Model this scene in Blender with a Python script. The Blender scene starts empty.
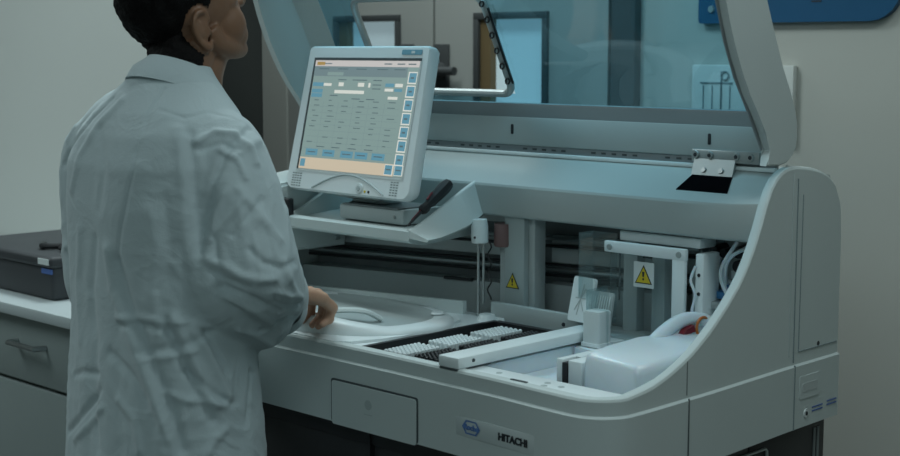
import bpy, bmesh, math, random
from mathutils import Vector, Matrix, noise
from math import sin, cos, pi, radians
random.seed(4)
COL = bpy.context.scene.collection
# ---------------------------------------------------------------- units
# everything is drawn in "drawing units": 1 unit = 0.8 m, deck of the analyser at 0.87
SC = 0.8
def U(p): return Vector((p[0]*SC, p[1]*SC, 0.87+(p[2]-0.87)*SC))
FLOOR = -0.2175      # floor height in drawing units (0 m)

# ---------------------------------------------------------------- materials
def mat(name, col, rough=.45, metal=0, spec=.5, var=.05, scale=6, bump=0, bscale=60, emit=None, estr=0, sss=0, sheen=0):
    m = bpy.data.materials.new(name); m.use_nodes = True
    nt = m.node_tree; b = nt.nodes['Principled BSDF']
    tc = nt.nodes.new('ShaderNodeTexCoord'); nz = nt.nodes.new('ShaderNodeTexNoise')
    nz.inputs['Scale'].default_value = scale; nz.inputs['Detail'].default_value = 5
    nt.links.new(tc.outputs['Object'], nz.inputs['Vector'])
    mx = nt.nodes.new('ShaderNodeMix'); mx.data_type = 'RGBA'
    mx.inputs['A'].default_value = (*[c*(1-var) for c in col], 1)
    mx.inputs['B'].default_value = (*[min(1, c*(1+var)) for c in col], 1)
    nt.links.new(nz.outputs['Fac'], mx.inputs['Factor'])
    nt.links.new(mx.outputs['Result'], b.inputs['Base Color'])
    b.inputs['Roughness'].default_value = rough; b.inputs['Metallic'].default_value = metal
    b.inputs['Specular IOR Level'].default_value = spec
    if sss:
        b.inputs['Subsurface Weight'].default_value = sss; b.inputs['Subsurface Radius'].default_value = (.012, .005, .003)
    if sheen: b.inputs['Sheen Weight'].default_value = sheen
    if bump:
        n2 = nt.nodes.new('ShaderNodeTexNoise'); n2.inputs['Scale'].default_value = bscale; n2.inputs['Detail'].default_value = 4
        nt.links.new(tc.outputs['Object'], n2.inputs['Vector'])
        bp = nt.nodes.new('ShaderNodeBump'); bp.inputs['Strength'].default_value = bump; bp.inputs['Distance'].default_value = .004
        nt.links.new(n2.outputs['Fac'], bp.inputs['Height']); nt.links.new(bp.outputs['Normal'], b.inputs['Normal'])
    if emit:
        b.inputs['Emission Color'].default_value = (*emit, 1); b.inputs['Emission Strength'].default_value = estr
    return m
def glassmat(name, tint, gloss=.12, haze=.05, hazecol=(.3, .5, .55)):
    m = bpy.data.materials.new(name); m.use_nodes = True; nt = m.node_tree
    for n in list(nt.nodes): nt.nodes.remove(n)
    out = nt.nodes.new('ShaderNodeOutputMaterial')
    tr = nt.nodes.new('ShaderNodeBsdfTransparent'); tr.inputs['Color'].default_value = (*tint, 1)
    gl = nt.nodes.new('ShaderNodeBsdfGlossy'); gl.inputs['Roughness'].default_value = .03; gl.inputs['Color'].default_value = (.8, .95, 1, 1)
    df = nt.nodes.new('ShaderNodeBsdfDiffuse'); df.inputs['Color'].default_value = (*hazecol, 1)
    fr = nt.nodes.new('ShaderNodeFresnel'); fr.inputs['IOR'].default_value = 1.45
    mt = nt.nodes.new('ShaderNodeMath'); mt.operation = 'MULTIPLY'; mt.inputs[1].default_value = gloss*8
    mt.use_clamp = True
    nt.links.new(fr.outputs[0], mt.inputs[0])
    m1 = nt.nodes.new('ShaderNodeMixShader'); m2 = nt.nodes.new('ShaderNodeMixShader')
    tc = nt.nodes.new('ShaderNodeTexCoord'); nz = nt.nodes.new('ShaderNodeTexNoise'); nz.inputs['Scale'].default_value = 3
    nt.links.new(tc.outputs['Object'], nz.inputs['Vector'])
    mr = nt.nodes.new('ShaderNodeMapRange'); mr.inputs['To Min'].default_value = haze*.6; mr.inputs['To Max'].default_value = haze*1.4
    nt.links.new(nz.outputs['Fac'], mr.inputs['Value']); nt.links.new(mr.outputs[0], m1.inputs[0])
    nt.links.new(tr.outputs[0], m1.inputs[1]); nt.links.new(df.outputs[0], m1.inputs[2])
    nt.links.new(mt.outputs[0], m2.inputs[0]); nt.links.new(m1.outputs[0], m2.inputs[1]); nt.links.new(gl.outputs[0], m2.inputs[2])
    nt.links.new(m2.outputs[0], out.inputs[0])
    return m

M = {}
M['shell'] = mat('shell_plastic', (.53, .595, .59), .58, spec=.35, var=.03, bump=.05, bscale=300)
M['bridge'] = mat('bridge_plastic_shaded', (.40, .45, .445), .62, spec=.3, var=.03)  # shell plastic made darker: the lid's shade is put into this colour
M['shell2'] = mat('shell_plastic_grey', (.40, .46, .46), .45, var=.03)
M['deck'] = mat('deck_plastic', (.74, .81, .82), .38, var=.03)
M['trans'] = mat('translucent_plastic', (.66, .75, .80), .3, var=.06, scale=12, sss=.3)
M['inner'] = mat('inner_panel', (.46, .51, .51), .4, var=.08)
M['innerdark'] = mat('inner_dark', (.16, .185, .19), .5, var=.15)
M['black'] = mat('black_plastic', (.012, .013, .015), .45, var=.2)
M['blacktip'] = mat('black_tips', (.022, .024, .027), .3, var=.2)
M['rail'] = mat('steel_rail', (.45, .48, .48), .3, metal=.9, var=.1)
M['base'] = mat('dark_base', (.022, .023, .025), .5, var=.15)
M['seam'] = mat('seam_shadow', (.06, .075, .08), .7, var=.1)
M['seaml'] = mat('seam_grey', (.20, .25, .26), .7, var=.1)
M['metal'] = mat('brushed_metal', (.42, .46, .46), .35, metal=.6, var=.08)
M['lidgrey'] = mat('lid_band', (.24, .27, .28), .4, var=.05)
M['coat'] = mat('coat_cotton', (.445, .53, .55), .85, var=.06, scale=5, bump=.18, bscale=500, spec=.2, sheen=.15)
M['skin'] = mat('skin', (.20, .105, .06), .5, var=.12, scale=14, bump=.15, bscale=90, sss=.12)  # tone lowered: the shadow on the face is put into the colour
M['skin_hand_lit'] = mat('skin_hand_lit', (.50, .30, .205), .5, var=.12, scale=14, bump=.2, bscale=90, sss=.12)  # same skin made paler: the light on the hand is put into the colour
M['hair'] = mat('hair', (.004, .0035, .0035), .75, spec=.15, var=.4, scale=60, bump=.7, bscale=240)
M['trouser'] = mat('trousers', (.02, .022, .03), .8)
M['shoe'] = mat('shoe_leather', (.015, .012, .01), .4)
M['wall'] = mat('wall_paint', (.455, .465, .425), .8, var=.05, scale=1.4, bump=.05, bscale=30)
M['wallend'] = mat('wall_paint_pale', (.60, .63, .60), .8, var=.04, scale=1.4)
M['door'] = mat('door_paint', (.36, .37, .345), .5, var=.04)
M['doorframe'] = mat('door_frame_dark', (.06, .065, .065), .5)
M['brown'] = mat('window_reveal', (.16, .11, .05), .6)
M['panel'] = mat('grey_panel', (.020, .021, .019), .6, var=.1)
M['floor'] = mat('floor_vinyl', (.11, .12, .12), .4, var=.1, scale=3)
M['ceiling'] = mat('ceiling_paint', (.6, .62, .6), .9)
M['blue'] = mat('sign_blue', (.006, .075, .17), .35, var=.1)
M['cab'] = mat('cabinet_laminate', (.25, .295, .29), .5, var=.04)
M['ctop'] = mat('worktop', (.50, .56, .57), .35, var=.04)
M['box'] = mat('box_dark_grey', (.045, .05, .055), .55, var=.15)
M['labelblue'] = mat('label_blue', (.07, .14, .38), .5)
M['labelwhite'] = mat('label_white', (.62, .68, .68), .5)
M['yellow'] = mat('warning_yellow', (.62, .47, .02), .5)
M['ink'] = mat('ink_black', (.02, .025, .03), .6)
M['roche'] = mat('logo_blue', (.10, .20, .46), .5)
M['pink'] = mat('probe_cap_rose', (.20, .115, .11), .5)
M['cyan'] = mat('pump_blue', (.04, .17, .36), .4)
M['orange'] = mat('amber_ring', (.45, .13, .02), .35)
M['red'] = mat('dark_red', (.16, .01, .02), .4)
M['lidglass'] = glassmat('tinted_acrylic', (.40, .74, .90), .010, .10, (.10, .46, .64))
M['clear'] = glassmat('clear_acrylic', (.92, .95, .95), .05, .05, (.6, .7, .7))
M['pane'] = mat('lit_window_pane', (.5, .6, .62), .3, emit=(.62, .85, .92), estr=.30)
def em(name, col, s): return mat(name, tuple(c*.25 for c in col), .25, var=.0, emit=col, estr=s)
M['scr'] = em('screen_body', (.30, .42, .40), .62)
M['scr_head'] = em('screen_header', (.62, .58, .56), .75)
M['scr_tab'] = em('screen_tabs', (.22, .31, .33), .6)
M['scr_btn'] = em('screen_buttons', (.13, .32, .42), .75)
M['scr_wht'] = em('screen_fields', (.70, .72, .66), .8)
M['scr_crm'] = em('screen_cream', (.66, .56, .42), .75)
M['scr_ink'] = em('screen_ink', (.13, .20, .22), .6)
M['scr_org'] = em('screen_logo', (.45, .30, .10), .7)

# ---------------------------------------------------------------- object helpers
def wtrans(p):
    v = Vector((0, 0, 0))
    while p: v += Vector(p.location); p = p.parent
    return v
def obj(name, bm, mats, parent=None, smooth=35, label=None, fixn=True):
    if fixn: bmesh.ops.recalc_face_normals(bm, faces=bm.faces)
    off = wtrans(parent)
    for v in bm.verts: v.co = U(v.co) - off
    me = bpy.data.meshes.new(name)
    loc = Vector((0, 0, 0))
    if parent is None:   # origin at the base of the thing
        xs = [v.co for v in bm.verts]
        loc = Vector(((min(c.x for c in xs)+max(c.x for c in xs))/2, (min(c.y for c in xs)+max(c.y for c in xs))/2, min(c.z for c in xs)))
        for v in bm.verts: v.co -= loc
    bm.to_mesh(me); bm.free()
    if not isinstance(mats, (list, tuple)): mats = [mats]
    for m in mats: me.materials.append(m)
    if smooth:
        for p in me.polygons: p.use_smooth = True
        me.set_sharp_from_angle(angle=radians(smooth))
    o = bpy.data.objects.new(name, me); COL.objects.link(o)
    o.location = loc
    if parent: o.parent = parent
    if label: o['label'] = label
    return o
def tag(o, label, cat, group=None, kind=None):
    o['label'] = label; o['category'] = cat
    if group: o['group'] = group
    if kind: o['kind'] = kind
    return o
def thing(name, loc, label, cat, group=None):
    o = bpy.data.objects.new(name, None); COL.objects.link(o); o.location = U(loc); o.empty_display_size = .05
    return tag(o, label, cat, group)
def struct(name, bm, m, parent=None, smooth=0):
    o = obj(name, bm, m, parent, smooth)
    if parent is None: o['kind'] = 'structure'
    return o
NB = bmesh.new
def box(bm, x0, x1, y0, y1, z0, z1, bev=0, seg=2, mi=0, mtx=None):
    r = bmesh.ops.create_cube(bm, size=1)
    vs = r['verts']
    for v in vs: v.co = Vector((x0+(v.co.x+.5)*(x1-x0), y0+(v.co.y+.5)*(y1-y0), z0+(v.co.z+.5)*(z1-z0)))
    fs = list({f for v in vs for f in v.link_faces})
    for f in fs: f.material_index = mi
    if bev:
        es = list({e for v in vs for e in v.link_edges})
        r = bmesh.ops.bevel(bm, geom=es, offset=bev, segments=seg, affect='EDGES', profile=.5)
        vs = list({v for f in r['faces'] for v in f.verts} | {v for v in vs if v.is_valid})
        for v in vs:
            for f in v.link_faces: f.material_index = mi
    if mtx:
        for v in vs: v.co = mtx @ v.co
    return bm
def prism(bm, pts, axis, a0, a1, mi=0, mtx=None):
    # polygon pts in the two remaining axes, extruded along axis
    def mk(p, a):
        if axis == 'x': return Vector((a, p[0], p[1]))
        if axis == 'y': return Vector((p[0], a, p[1]))
        return Vector((p[0], p[1], a))
    A = [bm.verts.new(mk(p, a0)) for p in pts]; B = [bm.verts.new(mk(p, a1)) for p in pts]
    fs = [bm.faces.new(A), bm.faces.new(B[::-1])]
    n = len(pts)
    for i in range(n): fs.append(bm.faces.new((A[i], B[i], B[(i+1) % n], A[(i+1) % n])))
    for f in fs: f.material_index = mi
    if mtx:
        for v in A+B: v.co = mtx @ v.co
    return bm
def roundrect(x0, x1, y0, y1, r, n=5):
    out = []
    for cx, cy, a in ((x1-r, y1-r, 0), (x0+r, y1-r, 90), (x0+r, y0+r, 180), (x1-r, y0+r, 270)):
        for i in range(n+1):
            t = radians(a+90*i/n); out.append((cx+r*cos(t), cy+r*sin(t)))
    return out
def tube(bm, pts, rad, n=10, mi=0, caps=True, closed=False, flat=None):
    pts = [Vector(p) for p in pts]; N = len(pts)
    rads = rad if isinstance(rad, (list, tuple)) else [rad]*N
    rings = []; up = None
    for i, p in enumerate(pts):
        if closed: d = pts[(i+1) % N]-pts[i-1]
        else: d = pts[min(i+1, N-1)]-pts[max(i-1, 0)]
        d.normalize()
        if up is None:
            up = Vector((0, 0, 1)) if abs(d.z) < .9 else Vector((1, 0, 0))
        s = d.cross(up).normalized(); up = s.cross(d).normalized()
        rings.append([bm.verts.new(p+(s*cos(2*pi*k/n)+up*sin(2*pi*k/n)*(flat or 1))*rads[i]) for k in range(n)])
    for i in range(N if closed else N-1):
        a, b = rings[i], rings[(i+1) % N]
        for k in range(n):
            f = bm.faces.new((a[k], a[(k+1) % n], b[(k+1) % n], b[k])); f.material_index = mi
    if caps and not closed:
        bm.faces.new(rings[0][::-1]).material_index = mi; bm.faces.new(rings[-1]).material_index = mi
    return bm
def cyl(bm, p0, p1, r0, r1=None, n=20, mi=0):
    return tube(bm, [p0, p1], [r0, r1 if r1 is not None else r0], n, mi)
def disc_on(bm, c, nrm, r, h=.003, n=14, mi=0):
    c = Vector(c); nrm = Vector(nrm).normalized(); return cyl(bm, c, c+nrm*h, r, r*.85, n, mi)
def ell(bm, c, r, mtx=None, seg=20, ring=14):
    rr = bmesh.ops.create_uvsphere(bm, u_segments=seg, v_segments=ring, radius=1)
    for v in rr['verts']:
        p = Vector((v.co.x*r[0], v.co.y*r[1], v.co.z*r[2]))
        if mtx: p = mtx @ p
        v.co = p+Vector(c)
    return bm
def catmull(P, n=6):
    P = [Vector(p) for p in P]; out = []
    for i in range(len(P)-1):
        p0 = P[max(i-1, 0)]; p1 = P[i]; p2 = P[i+1]; p3 = P[min(i+2, len(P)-1)]
        for k in range(n):
            t = k/n
            out.append(.5*((2*p1)+(-p0+p2)*t+(2*p0-5*p1+4*p2-p3)*t*t+(-p0+3*p1-3*p2+p3)*t*t*t))
    out.append(P[-1]); return out
def interp(tab, x):
    if x <= tab[0][0]: return tab[0][1]
    for (a, b), (c, d) in zip(tab, tab[1:]):
        if x <= c: return b+(d-b)*(x-a)/(c-a)
    return tab[-1][1]
def text_bm(bm, s, size, mtx, mi=0, ext=.0006, fontw=1.0):
    cu = bpy.data.curves.new('tmp', 'FONT'); cu.body = s; cu.size = size; cu.align_x = 'CENTER'; cu.align_y = 'CENTER'; cu.extrude = ext
    cu.resolution_u = 3; cu.offset = .0006
    o = bpy.data.objects.new('tmp', cu); COL.objects.link(o)
    dg = bpy.context.evaluated_depsgraph_get(); me = bpy.data.meshes.new_from_object(o.evaluated_get(dg))
    bpy.data.objects.remove(o); bpy.data.curves.remove(cu)
    n0 = len(bm.verts); f0 = len(bm.faces)
    bm.from_mesh(me); bm.verts.ensure_lookup_table(); bm.faces.ensure_lookup_table()
    for v in bm.verts[n0:]: v.co = mtx @ Vector((v.co.x*fontw, v.co.y, v.co.z))
    for f in bm.faces[f0:]: f.material_index = mi
    bpy.data.meshes.remove(me); return bm
def frame_m(o, ex, ey):   # matrix: local x->ex, y->ey, z->cross, at o
    ex = Vector(ex).normalized(); ey = Vector(ey).normalized(); ez = ex.cross(ey).normalized(); ey = ez.cross(ex)
    m = Matrix.Identity(4)
    for i in range(3): m[i][0] = ex[i]; m[i][1] = ey[i]; m[i][2] = ez[i]; m[i][3] = o[i]
    return m

# ================================================================ ROOM
WY = 1.5
b = NB(); box(b, -7, 3.6, -4.2, WY+.5, FLOOR-.1, FLOOR); struct('floor', b, M['floor'])
b = NB(); box(b, -7, 3.6, -4.2, WY+.5, 2.9, 3.0); struct('ceiling', b, M['ceiling'])
b = NB(); box(b, -.70, 3.6, WY, WY+.15, FLOOR, 2.9); struct('wall_back', b, M['wall'])
b = NB(); box(b, -2.53, -.665, WY, WY+.15, 2.0, 2.9); struct('wall_above_door', b, M['wall'])
b = NB(); box(b, -2.85, -2.36, WY, WY+.15, FLOOR, 2.9); box(b, -2.53, -2.36, WY-.01, WY, FLOOR, 2.0); struct('wall_beside_door', b, M['wall'])
b = NB(); box(b, -.79, -.70, WY-.03, WY+.1, FLOOR, 2.9, .004); struct('trim_1', b, M['doorframe'])
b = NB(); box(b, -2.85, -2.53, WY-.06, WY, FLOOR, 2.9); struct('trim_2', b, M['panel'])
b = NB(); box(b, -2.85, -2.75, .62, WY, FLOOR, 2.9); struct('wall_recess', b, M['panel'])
b = NB(); box(b, -7, -1.42, .47, .62, FLOOR, 2.9); struct('wall_left_back', b, M['wallend'])
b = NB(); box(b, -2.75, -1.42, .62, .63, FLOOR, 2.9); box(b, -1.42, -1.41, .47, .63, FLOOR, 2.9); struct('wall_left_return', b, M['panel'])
b = NB(); box(b, -7.1, -7, -4.2, WY+.5, FLOOR, 2.9); struct('wall_left', b, M['wallend'])
b = NB(); box(b, 3.6, 3.7, -4.2, WY+.5, FLOOR, 2.9); struct('wall_right', b, M['wall'])
b = NB(); box(b, -7, 3.6, -4.3, -4.2, FLOOR, 2.9); struct('wall_front', b, M['wall'])
b = NB(); box(b, -.66, 3.6, WY-.012, WY, FLOOR, FLOOR+.12, .003); struct('baseboard_back', b, M['doorframe'])
# double door with small square windows
def door(name, x0, x1, wx0, wx1, hx):
    b = NB(); z0, z1 = FLOOR+.01, 1.99; wz0, wz1 = 1.325, 1.600; y0, y1 = WY-.005, WY+.045
    box(b, x0, x1, y0, y1, z0, wz0); box(b, x0, x1, y0, y1, wz1, z1)
    box(b, x0, wx0, y0, y1, wz0, wz1); box(b, wx1, x1, y0, y1, wz0, wz1)
    d = struct(name, b, M['door'])
    b = NB(); t = .022
    for a in ((wx0-t, wx1+t, wz1, wz1+t), (wx0-t, wx1+t, wz0-t, wz0), (wx0-t, wx0, wz0, wz1), (wx1, wx1+t, wz0, wz1)):
        box(b, a[0], a[1], y0-.012, y0+.02, a[2], a[3], .002)
    obj('window_frame', b, M['doorframe'], d)
    b = NB(); box(b, wx0, wx0+.045, y0+.002, y0+.03, wz0, wz1); obj('window_reveal', b, M['brown'], d)
    b = NB(); box(b, wx0, wx1, y0+.03, y0+.036, wz0, wz1); obj('pane', b, M['pane'], d)
    b = NB(); cyl(b, (hx, y0, 1.43), (hx, y0-.05, 1.43), .028); cyl(b, (hx, y0-.045, 1.43), (hx+.10, y0-.045, 1.43), .014)
    box(b, hx-.035, hx+.035, y0-.008, y0, 1.36, 1.52, .003)
    obj('door_handle', b, M['doorframe'], d)
door('door_1', -2.36, -1.575, -2.06, -1.755, -1.70)
door('door_2', -1.565, -.82, -1.355, -1.078, -1.53)

# ---- wall sign and notice
t = thing('wall_sign', (0.1, WY-.02, 1.57), 'dark blue rounded sign board fixed high on the wall at the right', 'sign')
b = NB(); pts = roundrect(-.475, .145, 1.575, 1.80, .006, 2)
pts = []
for cx, cz, r, a in ((.085, 1.74, .06, 0), (-.47, 1.79, .01, 90), (-.47, 1.585, .01, 180), (.055, 1.665, .09, 270)):
    for i in range(7): q = radians(a+90*i/6); pts.append((cx+r*cos(q), cz+r*sin(q)))
prism(b, pts, 'y', WY-.022, WY); obj('board', b, M['blue'], t)
for sx, sz in ((-.435, 1.615), (.105, 1.645), (-.435, 1.76), (.09, 1.76)):
    b = NB(); disc_on(b, (sx, WY-.022, sz), (0, -1, 0), .011, .006); obj('screw', b, M['metal'], t)
b = NB(); box(b, -.115, -.085, WY-.024, WY-.022, 1.628, 1.632)
obj('lettering', b, M['ink'], t)
t = thing('wall_notice', (-.33, WY-.01, 1.30), 'pale flat notice board on the wall seen partly through the tinted lid', 'notice board')
b = NB(); box(b, -.50, -.165, WY-.02, WY, 1.245, 1.458, .004); obj('board', b, M['wallend'], t)
b = NB()
for k in range(4): box(b, -.46+k*.03, -.457+k*.03, WY-.022, WY-.02, 1.33, 1.40)
box(b, -.47, -.36, WY-.022, WY-.02, 1.405, 1.409); box(b, -.40, -.395, WY-.022, WY-.02, 1.33, 1.44)
obj('drawing', b, M['seaml'], t)
b = NB()
tube(b, [(-.385+.012*cos(a), WY-.023, 1.428+.012*sin(a)) for a in [i*pi/6 for i in range(12)]], .002, 6, closed=True); obj('drawn_circle', b, M['seaml'], t)

# ================================================================ LEFT COUNTER + BOX
t = thing('counter_cabinet', (-2.2, .1, FLOOR), 'pale grey base cabinet with steel drawer handles against the left wall', 'cabinet')
b = NB(); box(b, -3.6, -1.12, -.155, .46, FLOOR+.1, .828); box(b, -3.6, -1.14, -.10, .46, FLOOR, FLOOR+.1); obj('carcass', b, M['cab'], t)
for i, (x0, x1) in enumerate(((-1.62, -1.13), (-2.12, -1.63), (-2.62, -2.13), (-3.12, -2.63))):
    b = NB(); box(b, x0, x1, -.175, -.156, .655, .822, .004); dr = obj('drawer', b, M['cab'], t)
    xc = (x0+x1)/2+.03
    b = NB(); tube(b, [(xc-.07, -.176, .757), (xc-.065, -.205, .757), (xc+.065, -.205, .757), (xc+.07, -.176, .757)], .0075, 8); obj('drawer_handle', b, M['rail'], dr)
    b = NB(); box(b, x0, x1, -.175, -.156, FLOOR+.11, .645, .004); d2 = obj('cabinet_door', b, M['cab'], t)
b = NB(); box(b, -3.62, -1.105, -.205, .465, .829, .86, .006)
tag(obj('worktop', b, M['ctop']), 'pale laminate worktop lying on the left base cabinet', 'worktop')
t = thing('storage_box', (-1.6, .05, .861), 'dark grey plastic box with a blue and white sticker on the left worktop', 'box')
b = NB(); box(b, -1.83, -1.335, -.115, .26, .861, .955, .012, 3); obj('body', b, M['box'], t)
b = NB(); box(b, -1.84, -1.325, -.125, .27, .946, .976, .01, 3); obj('cover', b, M['box'], t)
b = NB(); box(b, -1.385, -1.335, -.1275, -.1245, .955, .970); obj('sticker', b, M['labelwhite'], t)
b = NB(); box(b, -1.385, -1.335, -.118, -.1145, .930, .943); obj('sticker', b, M['labelblue'], t, label='blue sticker')
b = NB(); tube(b, catmull([(-1.52, -.03, .985), (-1.47, -.06, .986), (-1.43, 0, .985), (-1.40, -.05, .987), (-1.37, -.02, .985), (-1.345, -.06, .986)]), .008, 8)
tag(obj('power_cable', b, M['black']), 'short black cable lying on top of the dark grey box', 'cable')

# ================================================================ ANALYSER
A = thing('laboratory_analyser', (-.35, .42, FLOOR), 'large white bench analyser with open tinted lid and exposed work deck', 'analyser')
XL = -1.07
# ---- outer front and side shell
path = [(XL, .0), (-.6, .0), (-.2, .0), (.1, -.006), (.22, -.014), (.285, -.017)]
for i in range(1, 8):
    a = radians(-90+90*i/8); path.append((.30+.085*cos(a), .068+.085*sin(a)))
hs = [(0, .872), (.05, .872), (.129, .882), (.19, .900), (.25, .925), (.323, .969), (.37, 1.003), (.42, 1.045), (.46, 1.095), (.49, 1.145), (.51, 1.19), (.53, 1.225), (.555, 1.247), (.58, 1.257), (.62, 1.262), (.69, 1.255), (.74, 1.243), (.775, 1.228), (.80, 1.205), (.815, 1.165), (.82, 1.10)]
ys = [.09+.02*i for i in range(36)]+[.81, .815, .82]
sx = [(.09, .385), (.3, .384), (.6, .373), (.82, .370)]
path += [(interp(sx, y), y) for y in ys]
smooth_h = lambda y: (interp(hs, y-.012)+interp(hs, y)+interp(hs, y+.012))/3 if .02 < y < .80 else interp(hs, y)
b = NB(); rows = []
for i, (x, y) in enumerate(path):
    p = Vector((x, y, 0)); d = Vector(path[min(i+1, len(path)-1)]+(0,))-Vector(path[max(i-1, 0)]+(0,)); d.normalize()
    inn = Vector((-d.y, d.x, 0))
    h = smooth_h(y) if x > .3 else .872
    w = .030 if y < .15 else .027
    zc = .836
    prof = [(0, .70), (0, .70+(zc-.70)*.5), (-.0005, zc), (.005, zc+.004), (.005, (zc+h)/2), (.005, h-.006), (.0075, h-.0015), (.011, h), (w-.004, h), (w, h-.004), (w, h-.03), (w, max(.80, h-.12)), (w, .80)]
    rows.append([b.verts.new(p+inn*o+Vector((0, 0, z))) for o, z in prof])
for a, c in zip(rows, rows[1:]):
    for k in range(len(a)-1): b.faces.new((a[k], c[k], c[k+1], a[k+1]))
b.faces.new(rows[0]); b.faces.new(rows[-1][::-1])
shell = obj('outer_shell', b, M['shell'], A, 28)
# left and back closing panels
b = NB(); box(b, XL, XL+.02, .02, .82, .70, 1.10, .004); box(b, XL+.01, .36, .80, .818, .70, 1.12, .006); box(b, XL+.01, .36, .03, .82, .70, .745)
obj('rear_housing', b, M['shell2'], A)
# seams on the side
b = NB(); box(b, .3765, .3795, .232, .2345, .845, .912); box(b, .3835, .386, .232, .2345, .70, .84); obj('panel_seam', b, M['seam'], A)
b = NB(); box(b, .3655, .3695, .631, .633, .845, 1.235); box(b, .371, .3745, .631, .633, .70, .84); obj('panel_seam', b, M['seaml'], A)
b = NB(); tube(b, [(.350, .612, 1.2625), (.360, .613, 1.260), (.3682, .614, 1.245), (.3682, .614, 1.05), (.3682, .614, .86)], .0012, 6); obj('panel_seam', b, M['shell2'], A)
b = NB()
for (y0, z0), (y1, z1) in (((.655, 1.20), (.652, .866)), ((.652, .866), (.812, .866))):
    tube(b, [(.3675-.0015*(y0 > .7), y0, z0), (.3675-.0015*(y1 > .7), y1, z1)], .0014, 6)
obj('panel_seam', b, M['seaml'], A)
b = NB(); disc_on(b, (.364, .735, .872), (1, 0, 0), .006, .003); obj('lock', b, M['ink'], A)
b = NB(); pts = roundrect(.652, .735, .762, .812, .006, 3); prism(b, pts, 'x', .366, .3735); vf = obj('vent_handle', b, M['shell'], A)
b = NB(); pts = roundrect(.664, .724, .776, .796, .003, 3); prism(b, pts, 'x', .3730, .3742); obj('recess', b, M['inner'], vf)
b = NB(); disc_on(b, (.371, .683, .728), (1, 0, 0), .011, .003); disc_on(b, (.373, .683, .728), (1, 0, 0), .005, .002, mi=1); obj('key_lock', b, [M['labelwhite'], M['ink']], A)
b = NB()
for y0, y1, z in ((.708, .752, .735), (.708, .752, .727), (.77, .81, .738), (.77, .81, .730)):
    box(b, .3715, .3722, y0, y1, z, z+.003)
obj('small_print', b, M['labelblue'], A)
# front drawer flap
b = NB(); pts = roundrect(-.383, -.114, .701, .797, .006, 3); pts2 = roundrect(-.379, -.118, .697, .793, .006, 3)
prism(b, pts, 'y', -.0034, .004); fr = obj('drawer_gap', b, M['seam'], A)
b = NB(); prism(b, pts2, 'y', -.0050, .004); fd = obj('front_drawer', b, M['shell'], A)
b = NB(); prism(b, [(-.262+.011*cos(i*pi/8), .757+.011*sin(i*pi/8)) for i in range(16)], 'y', -.0056, -.005); box(b, -.275, -.25, -.0056, -.005, .735, .737); obj('embossed_mark', b, M['shell2'], fd)
# front badge: emblem and lettering
BX = .022
def badge_fit(bm):
    for v in bm.verts: v.co.x += BX; v.co.y += .0155-.004-.046*max(0, v.co.x)
b = NB(); box(b, -.028, .188, -.0155, -.010, .742, .782, .0015); badge_fit(b)
bd = obj('badge_plate', b, mat('badge', (.52, .58, .58), .35), A)
b = NB(); hexo = [(-.008, .764), (.003, .778), (.032, .778), (.043, .764), (.032, .750), (.003, .750)]
hexi = [(-.003, .764), (.0055, .775), (.0295, .775), (.038, .764), (.0295, .753), (.0055, .753)]
for i in range(6):
    j = (i+1) % 6
    vs = [b.verts.new((p[0], -.017, p[1])) for p in (hexo[i], hexo[j], hexi[j], hexi[i])]; b.faces.new(vs)
text_bm(b, 'Roche', .0155, frame_m((.0175, -.0170, .764), (1, 0, 0), (0, 0, 1)))
badge_fit(b); obj('emblem', b, M['roche'], bd, 0)
b = NB(); text_bm(b, 'HITACHI', .0200, frame_m((.132, -.0170, .762), (1, 0, 0), (0, 0, 1)), ext=.0008, fontw=1.0); badge_fit(b); obj('lettering', b, M['ink'], bd, 0)
# dark base cabinet
b = NB(); box(b, XL+.03, .30, .05, .78, FLOOR+.05, .705, .01); box(b, XL+.02, .352, .04, .50, .65, .702, .01); box(b, .28, .352, .5, .80, FLOOR+.05, .702, .006)
base = obj('base_cabinet', b, M['base'], A)
b = NB(); box(b, -.305, -.302, .036, .052, FLOOR+.06, .70); obj('door_gap', b, M['black'], base)
b = NB(); pts = roundrect(.44, .56, .60, .672, .01, 3); tube(b, [(.355, p[0], p[1]) for p in pts], .0035, 6, closed=True); obj('recess_frame', b, M['metal'], base)
b = NB()
for y in (.70, .715): box(b, .350, .354, y+.05, y+.058, .50, .68)
obj('vent', b, M['innerdark'], base)
for fx, fy in ((-.98, .12), (.24, .12), (-.98, .70), (.24, .70)):
    b = NB(); cyl(b, (fx, fy, FLOOR), (fx, fy, FLOOR+.06), .035, .025); obj('foot', b, M['black'], base)

# ---- bridge (upper cover)
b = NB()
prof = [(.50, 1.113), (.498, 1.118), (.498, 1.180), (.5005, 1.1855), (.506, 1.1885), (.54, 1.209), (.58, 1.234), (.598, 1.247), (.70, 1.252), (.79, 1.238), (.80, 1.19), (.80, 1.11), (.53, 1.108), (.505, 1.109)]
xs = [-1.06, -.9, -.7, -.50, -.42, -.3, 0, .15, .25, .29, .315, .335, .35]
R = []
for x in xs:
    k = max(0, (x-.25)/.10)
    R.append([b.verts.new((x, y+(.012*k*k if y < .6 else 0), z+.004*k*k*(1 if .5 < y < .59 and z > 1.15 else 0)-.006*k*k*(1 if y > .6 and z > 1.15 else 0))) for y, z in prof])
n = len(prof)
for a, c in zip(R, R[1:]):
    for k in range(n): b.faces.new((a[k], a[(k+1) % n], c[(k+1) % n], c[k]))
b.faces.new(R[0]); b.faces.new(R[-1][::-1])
obj('bridge_cover', b, M['bridge'], A, 24)
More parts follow.
